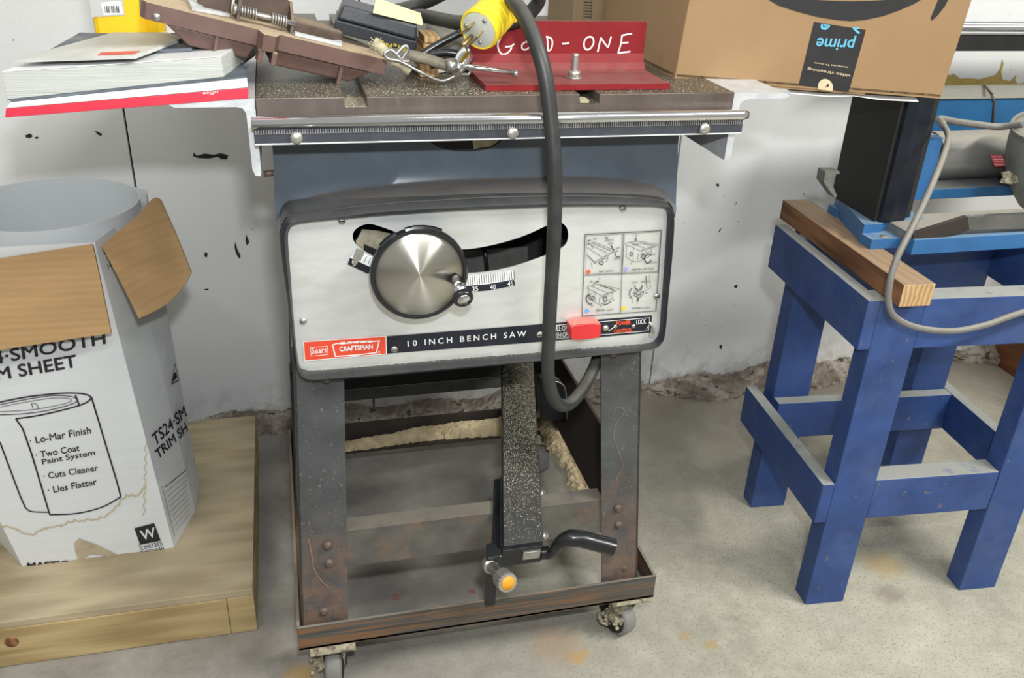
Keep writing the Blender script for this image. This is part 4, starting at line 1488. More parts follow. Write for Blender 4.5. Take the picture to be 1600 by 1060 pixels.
for st in ([(262, 195), (250, 215), (252, 245), (268, 270), (292, 268), (312, 250), (318, 236)], [(285, 235), (318, 230), (330, 218)],
           [(385, 210), (370, 225), (372, 245), (390, 248), (410, 232), (408, 215), (388, 208)],
           [(445, 205), (430, 225), (430, 245), (450, 250), (466, 232), (462, 212), (445, 205)],
           [(495, 180), (498, 215), (500, 255)], [(490, 182), (515, 192), (522, 215), (515, 245), (500, 256)],
           [(570, 218), (588, 218), (606, 214)],
           [(702, 184), (684, 200), (680, 230), (692, 248), (712, 242), (728, 215), (722, 188), (702, 184)],
           [(748, 260), (756, 225), (764, 188)], [(764, 188), (782, 215), (800, 238)], [(800, 238), (808, 212), (816, 182)],
           [(870, 176), (864, 220), (850, 266)], [(868, 178), (895, 172), (920, 170)], [(862, 215), (882, 214), (902, 212)], [(848, 266), (880, 262), (912, 258)]):
    chalk([Z3(x, y) for x, y in st])
obj('hand_lettering', bm, M['chalk'], ri)
bc = P(897, 122, Z=TZ + .0065)
bm = nb()
lathe(bm, bc, (0, 0, 1), [(0, .0085), (.0015, .0085)], 24)
lathe(bm, bc, (0, 0, 1), [(.0015, .0072), (.0075, .0072), (.008, .006)], 6)
pr_ = [(.008, .0036)]
for k in range(12):
    pr_ += [(.0085 + k * .0013, .0036), (.0091 + k * .0013, .0040)]
pr_ += [(.026, .0034), (.0265, 0)]
lathe(bm, bc, (0, 0, 1), pr_, 20)
obj('bolt', bm, M['zinc'], ri)
bm = nb(); box(bm, (.3055, .9055, TZ - .0095), (.3155, .922, TZ - .0065))
obj('slot_bar', bm, M['fray'], ri)

# ================================================================== BIG CARTON (right, on the saw)
A = Vector((.445, .982, TZ + .001)); Bv = P(1470, 153, Y=.982)
e1 = (Bv - A)
L1 = e1.length
e1.normalize()
e2 = Vector((-.04, 1, 0)).normalized()
e3 = e1.cross(e2).normalized()
e2 = e3.cross(e1).normalized()
bxr = thing('cardboard_box', 'large brown cardboard box with black curved arrow print on saw table', 'box', tuple(A))
DP, HT, TH = .27, .26, .004
def bp(a, b, c): return A + e1 * a + e2 * b + e3 * c
bm = nb()
def slab(b, a0, a1, b0, b1, c0, c1, bev=0):
    hexa(b, [bp(a0, b0, c0), bp(a1, b0, c0), bp(a1, b1, c0), bp(a0, b1, c0), bp(a0, b0, c1), bp(a1, b0, c1), bp(a1, b1, c1), bp(a0, b1, c1)], bev)
slab(bm, 0, L1, 0, TH, 0, HT, .0012); slab(bm, 0, L1, DP - TH, DP, 0, HT); slab(bm, 0, TH, TH, DP - TH, 0, HT); slab(bm, L1 - TH, L1, TH, DP - TH, 0, HT)
slab(bm, 0, L1, 0, DP, -.001, TH)
obj('carton_body', bm, M['card'], bxr)
bm = nb(); slab(bm, .01, L1 * .70, .001, DP * .45, -.0035, -.0012)
obj('bottom_flap', bm, M['card'], bxr)
BF = Pl(bp(0, 0, 0), e2)
def Z8(x, y): return (1160 + x * .15, y * .15)
bm = patch(BF, [Z8(745, 228), Z8(1285, 312), Z8(1105, 960), Z8(585, 885)], .0004)
tape = obj('tape_strip', bm, M['blackprint'], bxr)
bm = nb()
def TW(s, bl_, br_, tl_, **k):
    merge(bm, text_bm(s, *[BF.p(*Z8(*q), .0008) for q in (bl_, br_, tl_)], **k))
# upside-down words: baseline start is at the right
TW('prime', (1186, 370), (790, 350), (1140, 530), bold=.015)
bmn = Vector(e2) * -1
def rb_(pts, w):
    q = catmull([BF.p(*Z8(x, y), .0008) for x, y in pts], 4)
    ribbon(bm, q, w, -e2)
rb_([(835, 252), (822, 270), (832, 292), (868, 296), (905, 262)], .0028)
rb_([(850, 252), (862, 268), (885, 252)], .002)
rb_([(1150, 288), (1185, 322), (1215, 345)], .0025); rb_([(1145, 290), (1215, 296)], .002)
obj('blue_lettering', bm, M['cyan'], tape)
bm = nb()
TW('video streaming', (1128, 768), (678, 692), (1118, 808), bold=.012)
TW('movies and TV shows', (1098, 692), (748, 645), (1094, 712))
cc = BF.p(*Z8(862, 905), .0008); ex = (BF.p(*Z8(940, 915), .0008) - cc); ez = (BF.p(*Z8(866, 822), .0008) - cc)
vs = [cc + ex * math.cos(a) + ez * math.sin(a) for a in [math.radians(-25 + i * 10) for i in range(24)]]
vv = [bm.verts.new(v) for v in vs]
bm.faces.new(vv)
obj('cream_lettering', bm, M['cream'], tape)
bm = patch(BF, [Z8(850, 925), Z8(878, 880), Z8(896, 868), Z8(892, 905), Z8(872, 900)], .0012)
obj('play_mark', bm, M['blackprint'], tape)
# curved smile band and arrow barb
lo_ = [(1192, -6), (1215, 8), (1245, 18), (1280, 27), (1310, 31.5), (1330, 33), (1352, 31), (1380, 25), (1405, 16), (1428, 6), (1448, -6)]
hi_ = [(1192, -8), (1215, -6), (1245, -3), (1280, 0), (1310, 1.5), (1330, 2), (1352, 1.5), (1380, 0), (1405, -3), (1428, -5), (1448, -8)]
b = nb()
grid_surf(b, [[BF.p(x, y, .0005) for x, y in lo_], [BF.p(x, y, .0005) for x, y in hi_]], smooth=False)
merge(b, patch(BF, [(1484, -6), (1476, 10), (1464, 25), (1456, 32), (1454, 28), (1460, 14), (1468, -6)], .0005))
obj('printed_arrow', b, M['blackprint'], bxr)
bm = nb()
r0 = [P(x, y, Y=.990) for x, y in ((1232, 141), (1290, 147), (1330, 146), (1370, 151), (1432, 153))]
r1 = [p + Vector((0, .09, .004)) for p in r0]
r2 = [p + Vector((0, -.006, -.003 + .001 * math.sin(i))) for i, p in enumerate(r0)]
grid_surf(bm, [r2, r0, r1])
obj('paper_liner', bm, M['paperw'], bxr, label='white paper edge curling out from under box')

# second carton standing behind
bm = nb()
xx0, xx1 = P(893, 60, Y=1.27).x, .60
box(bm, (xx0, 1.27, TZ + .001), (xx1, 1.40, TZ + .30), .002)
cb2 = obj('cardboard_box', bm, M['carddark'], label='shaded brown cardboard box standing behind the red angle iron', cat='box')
bm = nb()
KP = PY(1.2694)
for i in range(7):
    y = -2 + i * 4.6
    merge(bm, patch(KP, [(913.5, y), (924.5, y + .6), (924, y + 1.9), (913.2, y + 1.3)]))
ribbon(bm, [KP.p(913, -5), KP.p(912, 30)], .0006, n_); ribbon(bm, [KP.p(925, -5), KP.p(924, 30)], .0006, n_)
obj('printed_ladder_mark', bm, M['blackprint'], cb2)

# ================================================================== BOOKS ON THE LEFT WING
def book(name, FLp, FRp, z0, th, depth, label, cat, mats, layers):
    """layers: list of (z fraction from, to, inset, matkey, partname)"""
    FLp, FRp = Vector(FLp), Vector(FRp)
    u = (FRp - FLp); u.z = 0; Lb = u.length; u.normalize()
    v = Vector((-u.y, u.x, 0))
    root = thing(name, label, cat, ((FLp + FRp) / 2 + v * depth / 2)[:2] + (z0,), None)
    for i, (f0, f1, ins, mk, pn) in enumerate(layers):
        b = nb()
        o = FLp + v * 0
        c = []
        for z in (z0 + th * f0, z0 + th * f1):
            for a, d in ((ins, ins), (Lb - ins, ins), (Lb - ins, depth - ins), (ins, depth - ins)):
                p = FLp + u * a + v * d
                c.append(Vector((p.x, p.y, z)))
        hexa(b, c, .0004)
        obj(pn, b, M[mk], root)
    return root, u, v


def bookpx(name, layers, Yb, dv, label):
    """layers: (part, material, BL, BR, TR, TL) read on the vertical front plane Y=Yb"""
    dv = Vector(dv)
    c0_ = P(*layers[0][3], Y=Yb)
    root = thing(name, label, 'book', tuple(c0_))
    for pn, mk, *q in layers:
        f = [P(x, y, Y=Yb) for x, y in q]
        b = nb()
        hexa(b, [f[0], f[1], f[1] + dv, f[0] + dv, f[3], f[2], f[2] + dv, f[3] + dv], .0005)
        obj(pn, b, M[mk], root)
    return root


pb1 = bookpx('phone_book', [('red_spine', 'redcover', (8, 184), (388, 154), (388, 137.5), (9, 170)), ('white_spine', 'paperw', (9, 169.6), (387.5, 137), (386, 122), (16, 160)), ('front_cover', 'bluecover', (16, 159.7), (386, 121.7), (386, 120), (16, 158.5))],
             .905, (-.02, .275, 0), 'white paperback with red spine, lowest book overhanging the left wing')
bm = nb()
SP = PY(.905)
write(bm, 'office', SP, ((341, 142), (317, 144), (341, 147)), lift=.0005)
obj('spine_lettering', bm, M['print_white'], pb1)
DV2 = (.045, .20, .0)
pb2 = bookpx('thick_book', [('back_cover', 'bluecover', (10, 157.5), (352, 122), (352, 120.6), (10, 156)), ('page_block', 'paper', (12, 155.5), (350, 120.4), (345, 90), (2, 113.5)), ('front_cover', 'paperw', (2, 113.2), (345, 89.7), (345, 88.3), (2, 111.8))],
             .912, DV2, 'thick paperback with greyish white page edges facing front, middle of pile')
t0_, t1_ = P(2, 111.8, Y=.912), P(345, 88.3, Y=.912)
TN = (t1_ - t0_).cross(Vector(DV2)).normalized()
def mag(name, pts, lift, mk, label, th=.003):
    b = nb()
    pl = Pl(t0_ + TN * lift, TN)
    poly_ext(b, [pl.p(x, y) for x, y in pts], TN * th)
    return obj(name, b, M[mk], label=label, cat='magazine'), Pl(t0_ + TN * (lift + th), TN)
m1, _ = mag('magazine', [(64, 91), (300, 80), (310, 70), (290, 56), (162, 56), (126, 55)], .0006, 'bluecover', 'dark blue and grey magazine lying directly on thick paperback')
m2, mp2 = mag('magazine', [(22, 98), (212, 92), (286, 64), (262, 55), (178, 55)], .0042, 'papergrey', 'white magazine with red strip, topmost of the book pile')
bm = patch(mp2, [(158, 82), (220, 80), (208, 85), (152, 87)], .0003)
obj('red_strip', bm, M['redcover'], m2)

# yellow container behind
yb = nb()
ycf = P(145, 52, Y=1.118)
yx0, yx1 = P(147, 50, Y=1.118).x, P(238, 50, Y=1.118).x
zyb = .822
yc = thing('yellow_container', 'bright yellow plastic container with grey barcode label behind the books', 'container', ((yx0 + yx1) / 2, 1.14, zyb))
box(yb, (yx0, 1.118, zyb), (yx1 - .006, 1.165, zyb + .17), .006)
box(yb, (yx1 - .012, 1.124, zyb), (yx1 + .012, 1.160, zyb + .16), .005)
obj('tub', yb, M['yellowbox'], yc)
YP = PY(1.1174)
lb_ = obj('label_panel', patch(YP, [(137, -12), (190, -14), (195, 24), (144, 27)]), M['print_grey'], yc)
bm = patch(YP, [(157, 4), (189, 1), (193, 22), (162, 24)], .0003)
obj('barcode_field', bm, M['print_white'], lb_)
bm = nb()
for i in range(9):
    x = 163 + i * 2.6
    merge(bm, patch(YP, [(x, 9), (x + (1.5 if i % 3 else .7), 9), (x + 1.5 + (1.5 if i % 3 else .7), 20), (x + 1.5, 20)], .0006))
obj('barcode_bars', bm, M['print_dark'], lb_)

# ================================================================== BROWN CAST TOOL BASE
ct = thing('cast_clamp', 'brown painted cast metal tool base with springs, tilted on books and saw top', 'tool', (.0, .95, TZ))
C0, C1 = P(222, 3, Y=.935), P(608, 95, Y=.965)
u_c = (C1 - C0).normalized()   # long axis, slopes down to the right
v_c = Vector((-u_c.y, u_c.x, .06)).normalized()
w_c = u_c.cross(v_c).normalized()
v_c = w_c.cross(u_c).normalized()
CL = (C1 - C0).length
CP = Pl(C0, v_c.cross(u_c).cross(u_c))
def cpt(a, d, h): return C0 + u_c * a + v_c * d + w_c * h
def cslab(b, a0, a1, d0, d1, h0, h1, bev=.001):
    hexa(b, [cpt(a0, d0, h0), cpt(a1, d0, h0), cpt(a1, d1, h0), cpt(a0, d1, h0), cpt(a0, d0, h1), cpt(a1, d0, h1), cpt(a1, d1, h1), cpt(a0, d1, h1)], bev)
bm = nb()
# rim plate: outline with a step-out boss in the middle
tz = -.0155
outl = [(0.004, 0.004), (.0, .012), (0, .11), (CL * .80, .11), (CL * .97, .06), (CL, .012), (CL - .002, 0), (CL * .53, 0), (CL * .505, -.016), (CL * .455, -.018), (CL * .44, 0)]
poly_ext(bm, [cpt(a, d, 0) for a, d in outl], w_c * tz)
cb_ = obj('cast_base', bm, M['browncast'], ct)
bm = nb()
def belly(a0, a1, a2, a3, h0, h1, d0, d1):
    hexa(bm, [cpt(a1, d0 + .004, h1), cpt(a2, d0 + .004, h1), cpt(a2, d1, h1), cpt(a1, d1, h1), cpt(a0, d0, h0), cpt(a3, d0, h0), cpt(a3, d1, h0), cpt(a0, d1, h0)], .002)
belly(.022, .046, CL * .42, CL * .45, tz, -.0325, .006, .085)
belly(CL * .52, CL * .52, CL * .86, CL * .95, tz, -.0330, .006, .085)
for a in (.068, CL * .80):
    cslab(bm, a, a + .004, .003, .009, -.037, tz, .0008)
for a in (CL * .455, CL * .51):
    cslab(bm, a - .002, a + .003, -.016, .0, -.028, tz, .0006)
obj('cast_underside', bm, M['browncast'], ct)
# hinge housing (U channel) on top with spring rod
bm = nb()
ha, hb = CL * .36, CL * .58
poly_ext(bm, [cpt(ha, .050, 0), cpt(hb, .050, 0), cpt(hb, .050, .026), cpt(hb - .02, .050, .034), cpt(ha + .02, .050, .040), cpt(ha, .050, .036)], v_c * .004)
poly_ext(bm, [cpt(hb, .018, 0), cpt(hb, .054, 0), cpt(hb, .054, .026), cpt(hb, .022, .012)], u_c * .003)
poly_ext(bm, [cpt(ha, .018, 0), cpt(ha, .054, 0), cpt(ha, .054, .036), cpt(ha, .024, .026)], u_c * .003)
cslab(bm, hb + .004, hb + .055, .030, .060, 0, .012, .002)
cslab(bm, ha - .035, ha - .004, .040, .060, 0, .022, .002)
obj('hinge_housing', bm, M['browncast2'], ct)
bm = nb()
tube(bm, [cpt(ha - .002, .022, .010), cpt(hb + .004, .022, .010)], .0028, 12)
for s0 in (ha + .003, hb - .020):
    hel = []
    for k in range(60):
        a = k / 60 * 2 * math.pi * 6
        hel.append(cpt(s0 + .016 * k / 60, .022, .010) + v_c * .0048 * math.cos(a) + w_c * .0048 * math.sin(a))
    tube(bm, hel, .0011, 6)
lathe(bm, cpt(ha - .004, .022, .010), u_c, [(0, .0055), (.003, .0055)], 14)
obj('spring_rod', bm, M['steel'], ct)
bm = nb()
poly_ext(bm, [cpt(ha - .042, .014, .0005), cpt(ha - .006, .026, .0005), cpt(ha - .006, .032, .0005), cpt(ha - .030, .030, .0005), cpt(ha - .034, .060, .0005), cpt(ha - .044, .060, .0005)], w_c * .003)
obj('steel_latch', bm, M['castalu'], ct)
bm = nb()
poly_ext(bm, [cpt(hb + .004, .012, .0005), cpt(hb + .052, .012, .0005), cpt(hb + .056, .030, .0005), cpt(hb + .052, .030, .0005), cpt(hb + .044, .020, .0005), cpt(hb + .004, .020, .0005)], w_c * .003)
obj('steel_latch', bm, M['castalu'], ct)
bm = nb(); lathe(bm, cpt(.014, .0035, -.011), (0, -1, 0), [(0, .004), (.002, .0035), (.0022, 0)], 16)
obj('pivot_pin', bm, M['steel'], ct)

# ================================================================== BLACK NOTE DISPENSER with yellow pad
ND = 1.00
nd0, nd1 = P(520, 50, Y=ND), P(648, 84, Y=ND)
u_n = (nd1 - nd0).normalized()
v_n = Vector((.10, 1, .06)).normalized()
w_n = u_n.cross(v_n).normalized()
NL = (nd1 - nd0).length
def npt(a, d, h): return nd0 + u_n * a + v_n * d + w_n * h
def nslab(b, a0, a1, d0, d1, h0, h1, bev=.002, ins=0):
    hexa(b, [npt(a0, d0, h0), npt(a1, d0, h0), npt(a1, d1, h0), npt(a0, d1, h0), npt(a0 + ins, d0 + ins, h1), npt(a1 - ins, d0 + ins, h1), npt(a1 - ins, d1 - ins, h1), npt(a0 + ins, d1 - ins, h1)], bev)
nt_ = thing('note_dispenser', 'black plastic sticky note dispenser with gold lettering, tilted on brown casting', 'dispenser', tuple(npt(NL / 2, .03, 0)))
bm = nb(); nslab(bm, 0, NL, 0, .055, 0, .013, .0015)
obj('tray', bm, M['navyplastic'], nt_)
bm = nb(); nslab(bm, .001, NL - .001, .001, .054, .0135, .029, .003, .003)
obj('lid', bm, M['navyplastic'], nt_)
bm = nb()
NP = Pl(npt(0, 0, 0), w_n.cross(u_n))
write(bm, 'Post-it™ Note', NP, ((594, 70), (634, 80.5), (597, 62.5)), lift=.0006, bold=.01)
obj('gold_lettering', bm, M['gold'], nt_)
bm = nb()
poly_ext(bm, [npt(.036, -.001, .030), npt(NL + .001, .006, .030), npt(NL + .001, .058, .030), npt(.040, .075, .030)], w_n * .003)
obj('note_pad', bm, M['sticky'], label='pale yellow sticky note pad lying on the black dispenser', cat='note pad')

# plywood scraps and grey lid behind it
bm = nb()
for k in range(3):
    box(bm, (.152 + .0015 * k, 1.00, TZ + .022 + k * .0072), (.172 - .002 * (k % 2), 1.05, TZ + .0285 + k * .0072), .0006)
box(bm, (.150, 1.00, TZ + .0005), (.170, 1.05, TZ + .022))
obj('wood_scrap', bm, M['endgrain'], label='small layered plywood scrap behind the black note dispenser', cat='wood')
bm = nb()
q = [P(660, 62, Y=1.03), P(726, 78, Y=1.03), P(735, 40, Y=1.09), P(668, 34, Y=1.09)]
poly_ext(bm, q, (0, 0, -.004)); poly_ext(bm, [Vector((p.x, p.y, TZ + .001)) for p in q], (0, 0, .02))
obj('metal_lid', bm, M['elbow'], label='dusty flat grey metal piece between note dispenser and plug', cat='metal piece')

# ================================================================== SMALL TOOLS on the saw top
# black handled pliers
bm = nb()
tube(bm, catmull([P(650, 92, Y=.985), P(680, 72, Y=.985), P(712, 55, Y=.985), P(730, 47, Y=.985)], 4), .0040, 10)
tube(bm, catmull([P(655, 94, Y=.975), P(690, 82, Y=.97), P(720, 86, Y=.965), P(738, 98, Y=.96)], 4), .0045, 10)
tube(bm, catmull([P(672, 100, Y=.965), P(700, 98, Y=.965), P(736, 108, Y=.96)], 4), .0050, 10)
obj('pliers', bm, M['black'], label='black handled pliers under the yellow plug', cat='pliers')
bm = nb()
poly_ext(bm, [P(628, 98, Z=TZ + .012), P(700, 112, Z=TZ + .001), P(672, 116, Z=TZ + .001), P(640, 104, Z=TZ + .001)], (0, 0, .0015))
pcard = obj('paper_scrap', bm, M['paperw'], label='white paper scrap with red lines under the small hose', cat='paper')
bm = nb()
# hose with frayed cotton end
hz = TZ + .016
tube(bm, catmull([P(638, 86, Y=.955), P(665, 92, Y=.95), P(708, 106, Y=.94)], 4), .0058, 12)
hs_ = thing('test_clip_lead', 'dirty hose with frayed cotton end and bent wire clip', 'tool', (.15, .95, TZ))
obj('hose', bm, M['hose'], hs_)
bm = nb()
tube(bm, catmull([P(584, 68, Y=.955), P(594, 74, Y=.953), P(604, 84, Y=.951)], 5), [.0068] * 4 + [.0055] * 7, 12)
for k in range(60):
    q = P(584 + rnd.uniform(-2, 10), 68 + rnd.uniform(-3, 8), Y=.953 + rnd.uniform(-.004, .004))
    tube(bm, [q, q + Vector((rnd.uniform(-.006, .003), rnd.uniform(-.004, .002), rnd.uniform(-.003, .006)))], .0005, 4)
obj('frayed_end', bm, M['fray'], hs_)
bm = nb()
tube(bm, catmull([P(612, 96, Y=.945), P(628, 102, Y=.943), P(642, 112, Y=.94)], 4), [.004] * 5 + [.0055] * 4, 10)
obj('rubber_tip', bm, M['fray'], hs_)
bm = nb()
for pts in ([(600, 84), (606, 92), (625, 96), (655, 112), (688, 126), (708, 120), (712, 112)], [(618, 86), (632, 72), (637, 78), (628, 94), (640, 96)], [(708, 120), (722, 116), (732, 116), (733, 108), (712, 106)],
            [(600, 84), (610, 78), (622, 88), (630, 100)]):
    tube(bm, catmull([P(x, y, Y=.935) for x, y in pts], 5), .0017, 8)
obj('wire_clip', bm, M['steel'], hs_)
# chrome T handle tap wrench
tw = thing('tap_wrench', 'chrome T handle wrench rod pointing right in front of red angle iron', 'wrench', (.2, .93, TZ))
bm = nb(); tube(bm, [P(716, 102, Y=.928), P(802, 114, Y=.928)], .0028, 12)
lathe(bm, P(802, 114, Y=.928), P(808, 115, Y=.928) - P(802, 114, Y=.928), [(0, .0042), (.004, .0042), (.0045, .003)], 6)
obj('sliding_bar', bm, M['chrome'], tw)
bm = nb(); lathe(bm, P(712, 112, Y=.925), P(730, 82, Y=.945) - P(712, 112, Y=.925), [(0, .0060), (.008, .0075), (.018, .0085), (.028, .0085), (.030, .006)], 20)
obj('socket_head', bm, M['chrome'], tw)
bm = nb(); lathe(bm, P(698, 103, Y=.925), P(718, 101, Y=.925) - P(698, 103, Y=.925), [(0, .0075), (.010, .0075), (.0101, .005)], 6)
obj('hex_nut', bm, M['steel'], tw)

# ================================================================== PLATFORM (left, on the floor)
pfm = thing('wood_platform', 'low plywood platform with treated lumber edge on the concrete floor', 'platform', (-.45, 1.27, 0))
px1 = -.0955
bm = nb(); box(bm, (-1.2, 1.036, .070), (px1, 1.515, .082), .0012)
obj('plywood_top', bm, M['ply'], pfm)
bm = nb(); box(bm, (-1.2, 1.0355, .001), (px1 - .038, 1.074, .0695), .0015)
obj('front_board', bm, M['pine2x4'], pfm)
bm = nb(); box(bm, (px1 - .0375, 1.0355, .001), (px1, 1.515, .0695), .0015)
obj('side_board', bm, M['pine2x4'], pfm)
bm = nb()
kn = P(18, 1004, Y=1.0353)
lathe(bm, kn, (0, -1, 0), [(-.001, .010), (.0002, .009), (.0004, .004), (.0002, 0)], 20)
obj('knot', bm, M['redwood'], pfm)

# ================================================================== WHITE CARTON AND TRIM COIL
PZ0 = .0825
cbx = thing('white_carton', 'white printed trim coil carton with brown flaps folded out on platform', 'box', (-.31, 1.26, PZ0))
cbot = [(-.425, 1.150), (-.213, 1.150), (-.187, 1.235), (-.184, 1.30), (-.20, 1.36), (-.25, 1.40), (-.40, 1.40), (-.47, 1.32), (-.475, 1.22)]
ctop = [(-.500, 1.150), (-.2445, 1.150), (-.2185, 1.235), (-.198, 1.30), (-.205, 1.36), (-.25, 1.40), (-.42, 1.40), (-.54, 1.32), (-.545, 1.22)]
zt_ = .583
bm = nb()
K = 6
rows = []
for k in range(K + 1):
    t = k / K
    rows.append([Vector((a[0] + (b[0] - a[0]) * t, a[1] + (b[1] - a[1]) * t, PZ0 + (zt_ - PZ0) * t)) for a, b in zip(cbot + cbot[:1], ctop + ctop[:1])])
grid_surf(bm, rows, smooth=False)
bm.faces.new([bm.verts.new(Vector((x, y, PZ0))) for x, y in cbot])
bmesh.ops.remove_doubles(bm, verts=bm.verts, dist=1e-5)
carton = obj('carton_wall', bm, M['carton'], cbx)
# flaps
def flap(rows_px, nm, yo=0):
    rr_ = [catmull([P(x, y, Y=Y) for x, y, Y in r], 4) for r in rows_px]
    cols = list(zip(*rr_))
    cols = [catmull(c, 3) for c in cols]
    b = nb()
    grid_surf(b, list(zip(*cols)))
    thicken(b, (-.0005, -.0035, .001))
    return obj(nm, b, M['cardin'], cbx, smooth=True, label='brown inner side of folded-out carton flap')
flap([[(-90, 420, 1.147), (0, 404, 1.147), (75, 392, 1.147), (146, 381, 1.147)], [(-90, 500, 1.128), (0, 478, 1.128), (82, 466, 1.128), (161, 452, 1.128)], [(-90, 572, 1.115), (0, 547, 1.115), (90, 533, 1.115), (175, 520, 1.115)]], 'carton_flap')
flap([[(160, 384, 1.146), (190, 358, 1.185), (218, 335, 1.215), (240, 310, 1.25), (252, 312, 1.258)], [(190, 440, 1.118), (212, 424, 1.145), (240, 402, 1.175), (264, 372, 1.21), (276, 366, 1.218)],
      [(218, 497, 1.095), (238, 488, 1.118), (262, 474, 1.142), (286, 450, 1.168), (300, 426, 1.185)]], 'carton_flap')
# coil
coil = thing('trim_coil', 'pale grey coated metal trim coil standing inside the white carton', 'coil', (-.31, 1.268, PZ0 + .002))
bm = nb()
cxc, cyc = -.318, 1.274
rows = []
ra = .1165
for z in (PZ0 + .002, .35, .597):
    r = []
    for k in range(97):
        a = math.radians(172 - 372 * k / 96)
        rad = ra - .005 * k / 96
        r.append((cxc + rad * math.cos(a), cyc + rad * math.sin(a), z))
    rows.append(r)
grid_surf(bm, rows)
b2 = nb()
rows2 = [[(cxc + (Vector(p) - Vector((cxc, cyc, p[2]))).x * .994, cyc + (Vector(p) - Vector((cxc, cyc, p[2]))).y * .994, p[2]) for p in r] for r in rows]
grid_surf(b2, rows2)
merge(bm, b2)
for k in range(96):
    a, b_, c_, d_ = Vector(rows[2][k]), Vector(rows[2][k + 1]), Vector(rows2[2][k + 1]), Vector(rows2[2][k])
    bm.faces.new([bm.verts.new(v) for v in (a, b_, c_, d_)])
for f in bm.faces: f.smooth = True
obj('coil_sheet', bm, M['coil'], coil)

# prints on the front face of the carton
nF = None
c0, c1_, c2_ = Vector((cbot[0][0], cbot[0][1], PZ0)), Vector((cbot[1][0], cbot[1][1], PZ0)), Vector((ctop[1][0], ctop[1][1], zt_))
CFp = Pl(c1_, (c1_ - c0).cross(c2_ - c1_))
CSp = Pl(c1_, (Vector((cbot[2][0], cbot[2][1], PZ0)) - c1_).cross(c2_ - c1_))
bm = nb()
lw = lambda pts, w: ribbon(bm, [CFp.p(x, y, .0011) for x, y in pts], w, CFp.n)
def cl(pts, w, n=5):
    q = [(p.x, p.y) for p in catmull([Vector((x, y, 0)) for x, y in pts], n)]
    lw(q, w)
K_ = dict(lift=.0012)
write(bm, 'TS24·SMOOTH', CFp, ((-68, 581), (166, 537), (-72, 561)), bold=.02, **K_)
write(bm, 'TRIM SHEET', CFp, ((-55, 604), (122, 573), (-60, 584)), bold=.02, **K_)
obj('headline_lettering', bm, M['blackprint'], carton)
bm = nb()
for s, bl_, br_, tl_ in (('· Lo-Mar Finish', (48, 694), (143, 677), (46, 683)), ('· Two Coat', (57, 716), (125, 704), (55, 706)), ('Paint System', (67, 728), (149.5, 713), (65, 717)),
                         ('· Cuts Cleaner', (69, 749), (154, 735), (67, 739)), ('· Lies Flatter', (76, 771), (152, 757), (74, 761))):
    write(bm, s, CFp, (bl_, br_, tl_), bold=.012, **K_)
obj('list_lettering', bm, M['blackprint'], carton)
bm = nb()
cl([(0, 628), (30, 622), (60, 617.5), (100, 614), (130, 615), (143, 620)], .0022)
cl([(143, 620), (155, 660), (170, 710), (182, 750), (189, 776)], .0022)
cl([(189, 776), (160, 792), (120, 802), (78, 804)], .0022)
lw([(78, 804), (65, 760), (50, 710), (36, 670), (25, 654)], .0022)
cl([(25, 654), (60, 649), (100, 640), (125, 633)], .0022)
cl([(125, 633), (138, 627), (143, 620)], .0022)
cl([(0, 690), (15, 730), (30, 770), (40, 793)], .0020)
cl([(40, 793), (50, 799), (78, 800)], .0020)
cl([(0, 632), (40, 624), (80, 618), (110, 619), (120, 624), (115, 630), (80, 640), (40, 646), (0, 648)], .0012)
cl([(0, 636), (40, 628), (80, 622), (105, 622), (112, 626), (95, 632), (50, 640), (0, 643)], .0008)
cl([(52, 638), (50, 630), (58, 632), (60, 639)], .0008)
lw([(118, 617), (124, 633)], .0022)
obj('line_drawing', bm, M['blackprint'], carton)
bm = nb()
write(bm, 'MASTIC', CFp, ((43, 888), (108, 884), (42, 879)), bold=.04, **K_)
obj('brand_lettering', bm, M['blackprint'], carton)
bm = nb()
write(bm, 'PERFORMANCE', CFp, ((119, 886), (187, 877), (118.5, 882)), bold=.01, **K_)
lw([(115, 880), (116, 886)], .0008)
obj('tagline_lettering', bm, M['blackprint'], carton)
wb = obj('warranty_mark', patch(CFp, [(210, 825), (241, 817), (251, 844), (219, 851)], .0012), M['blackprint'], carton)
bm = nb()
write(bm, 'W', CFp, ((222, 844), (245, 838), (218, 829)), lift=.0016, bold=.02)
obj('white_initial', bm, M['print_white'], wb)
bm = nb()
write(bm, 'LIMITED', CFp, ((222, 859), (253, 852), (220, 853)), lift=.0014, bold=.0)
write(bm, 'LIFETIME', CFp, ((223, 866), (256, 859), (222, 861)), lift=.0014, bold=.0)
ribbon(bm, [CFp.p(x, y, .0014) for x, y in ((217, 851), (251, 844), (258, 862), (224, 869))], .0006, CFp.n, closed=True)
obj('mark_lettering', bm, M['blackprint'], carton)
# side face print
bm = nb()
write(bm, 'TS24·SM', CSp, ((241, 698), (291, 650), (235, 680)), lift=.0012, bold=.02)
write(bm, 'TRIM SH', CSp, ((246, 719), (293, 673), (240, 705)), lift=.0012, bold=.02)
obj('side_lettering', bm, M['blackprint'], carton)
bm = nb()
q = [(267, 600), (272, 568), (278, 594)]
ribbon(bm, [CSp.p(x, y, .0012) for x, y in q], .0018, CSp.n, closed=True)
for i in range(4):
    merge(bm, patch(CSp, [(268 + i * 2, 597 - i * 2), (270 + i * 2, 596 - i * 2), (271.5 + i * .6, 584 - i), (270.5, 584)], .0012))
obj('recycling_mark', bm, M['blackprint'], carton)
bm = nb()
for i in range(10):
    y = 762 + i * 7.5
    x0_, x1_ = 254 + i * 2.0, 290 + i * .6
    if i in (0, 9) or True:
        ribbon(bm, [CSp.p(x0_ + 2, y, .0012), CSp.p(x1_, y - 27, .0012)], .0006 if i else .0014, CSp.n)
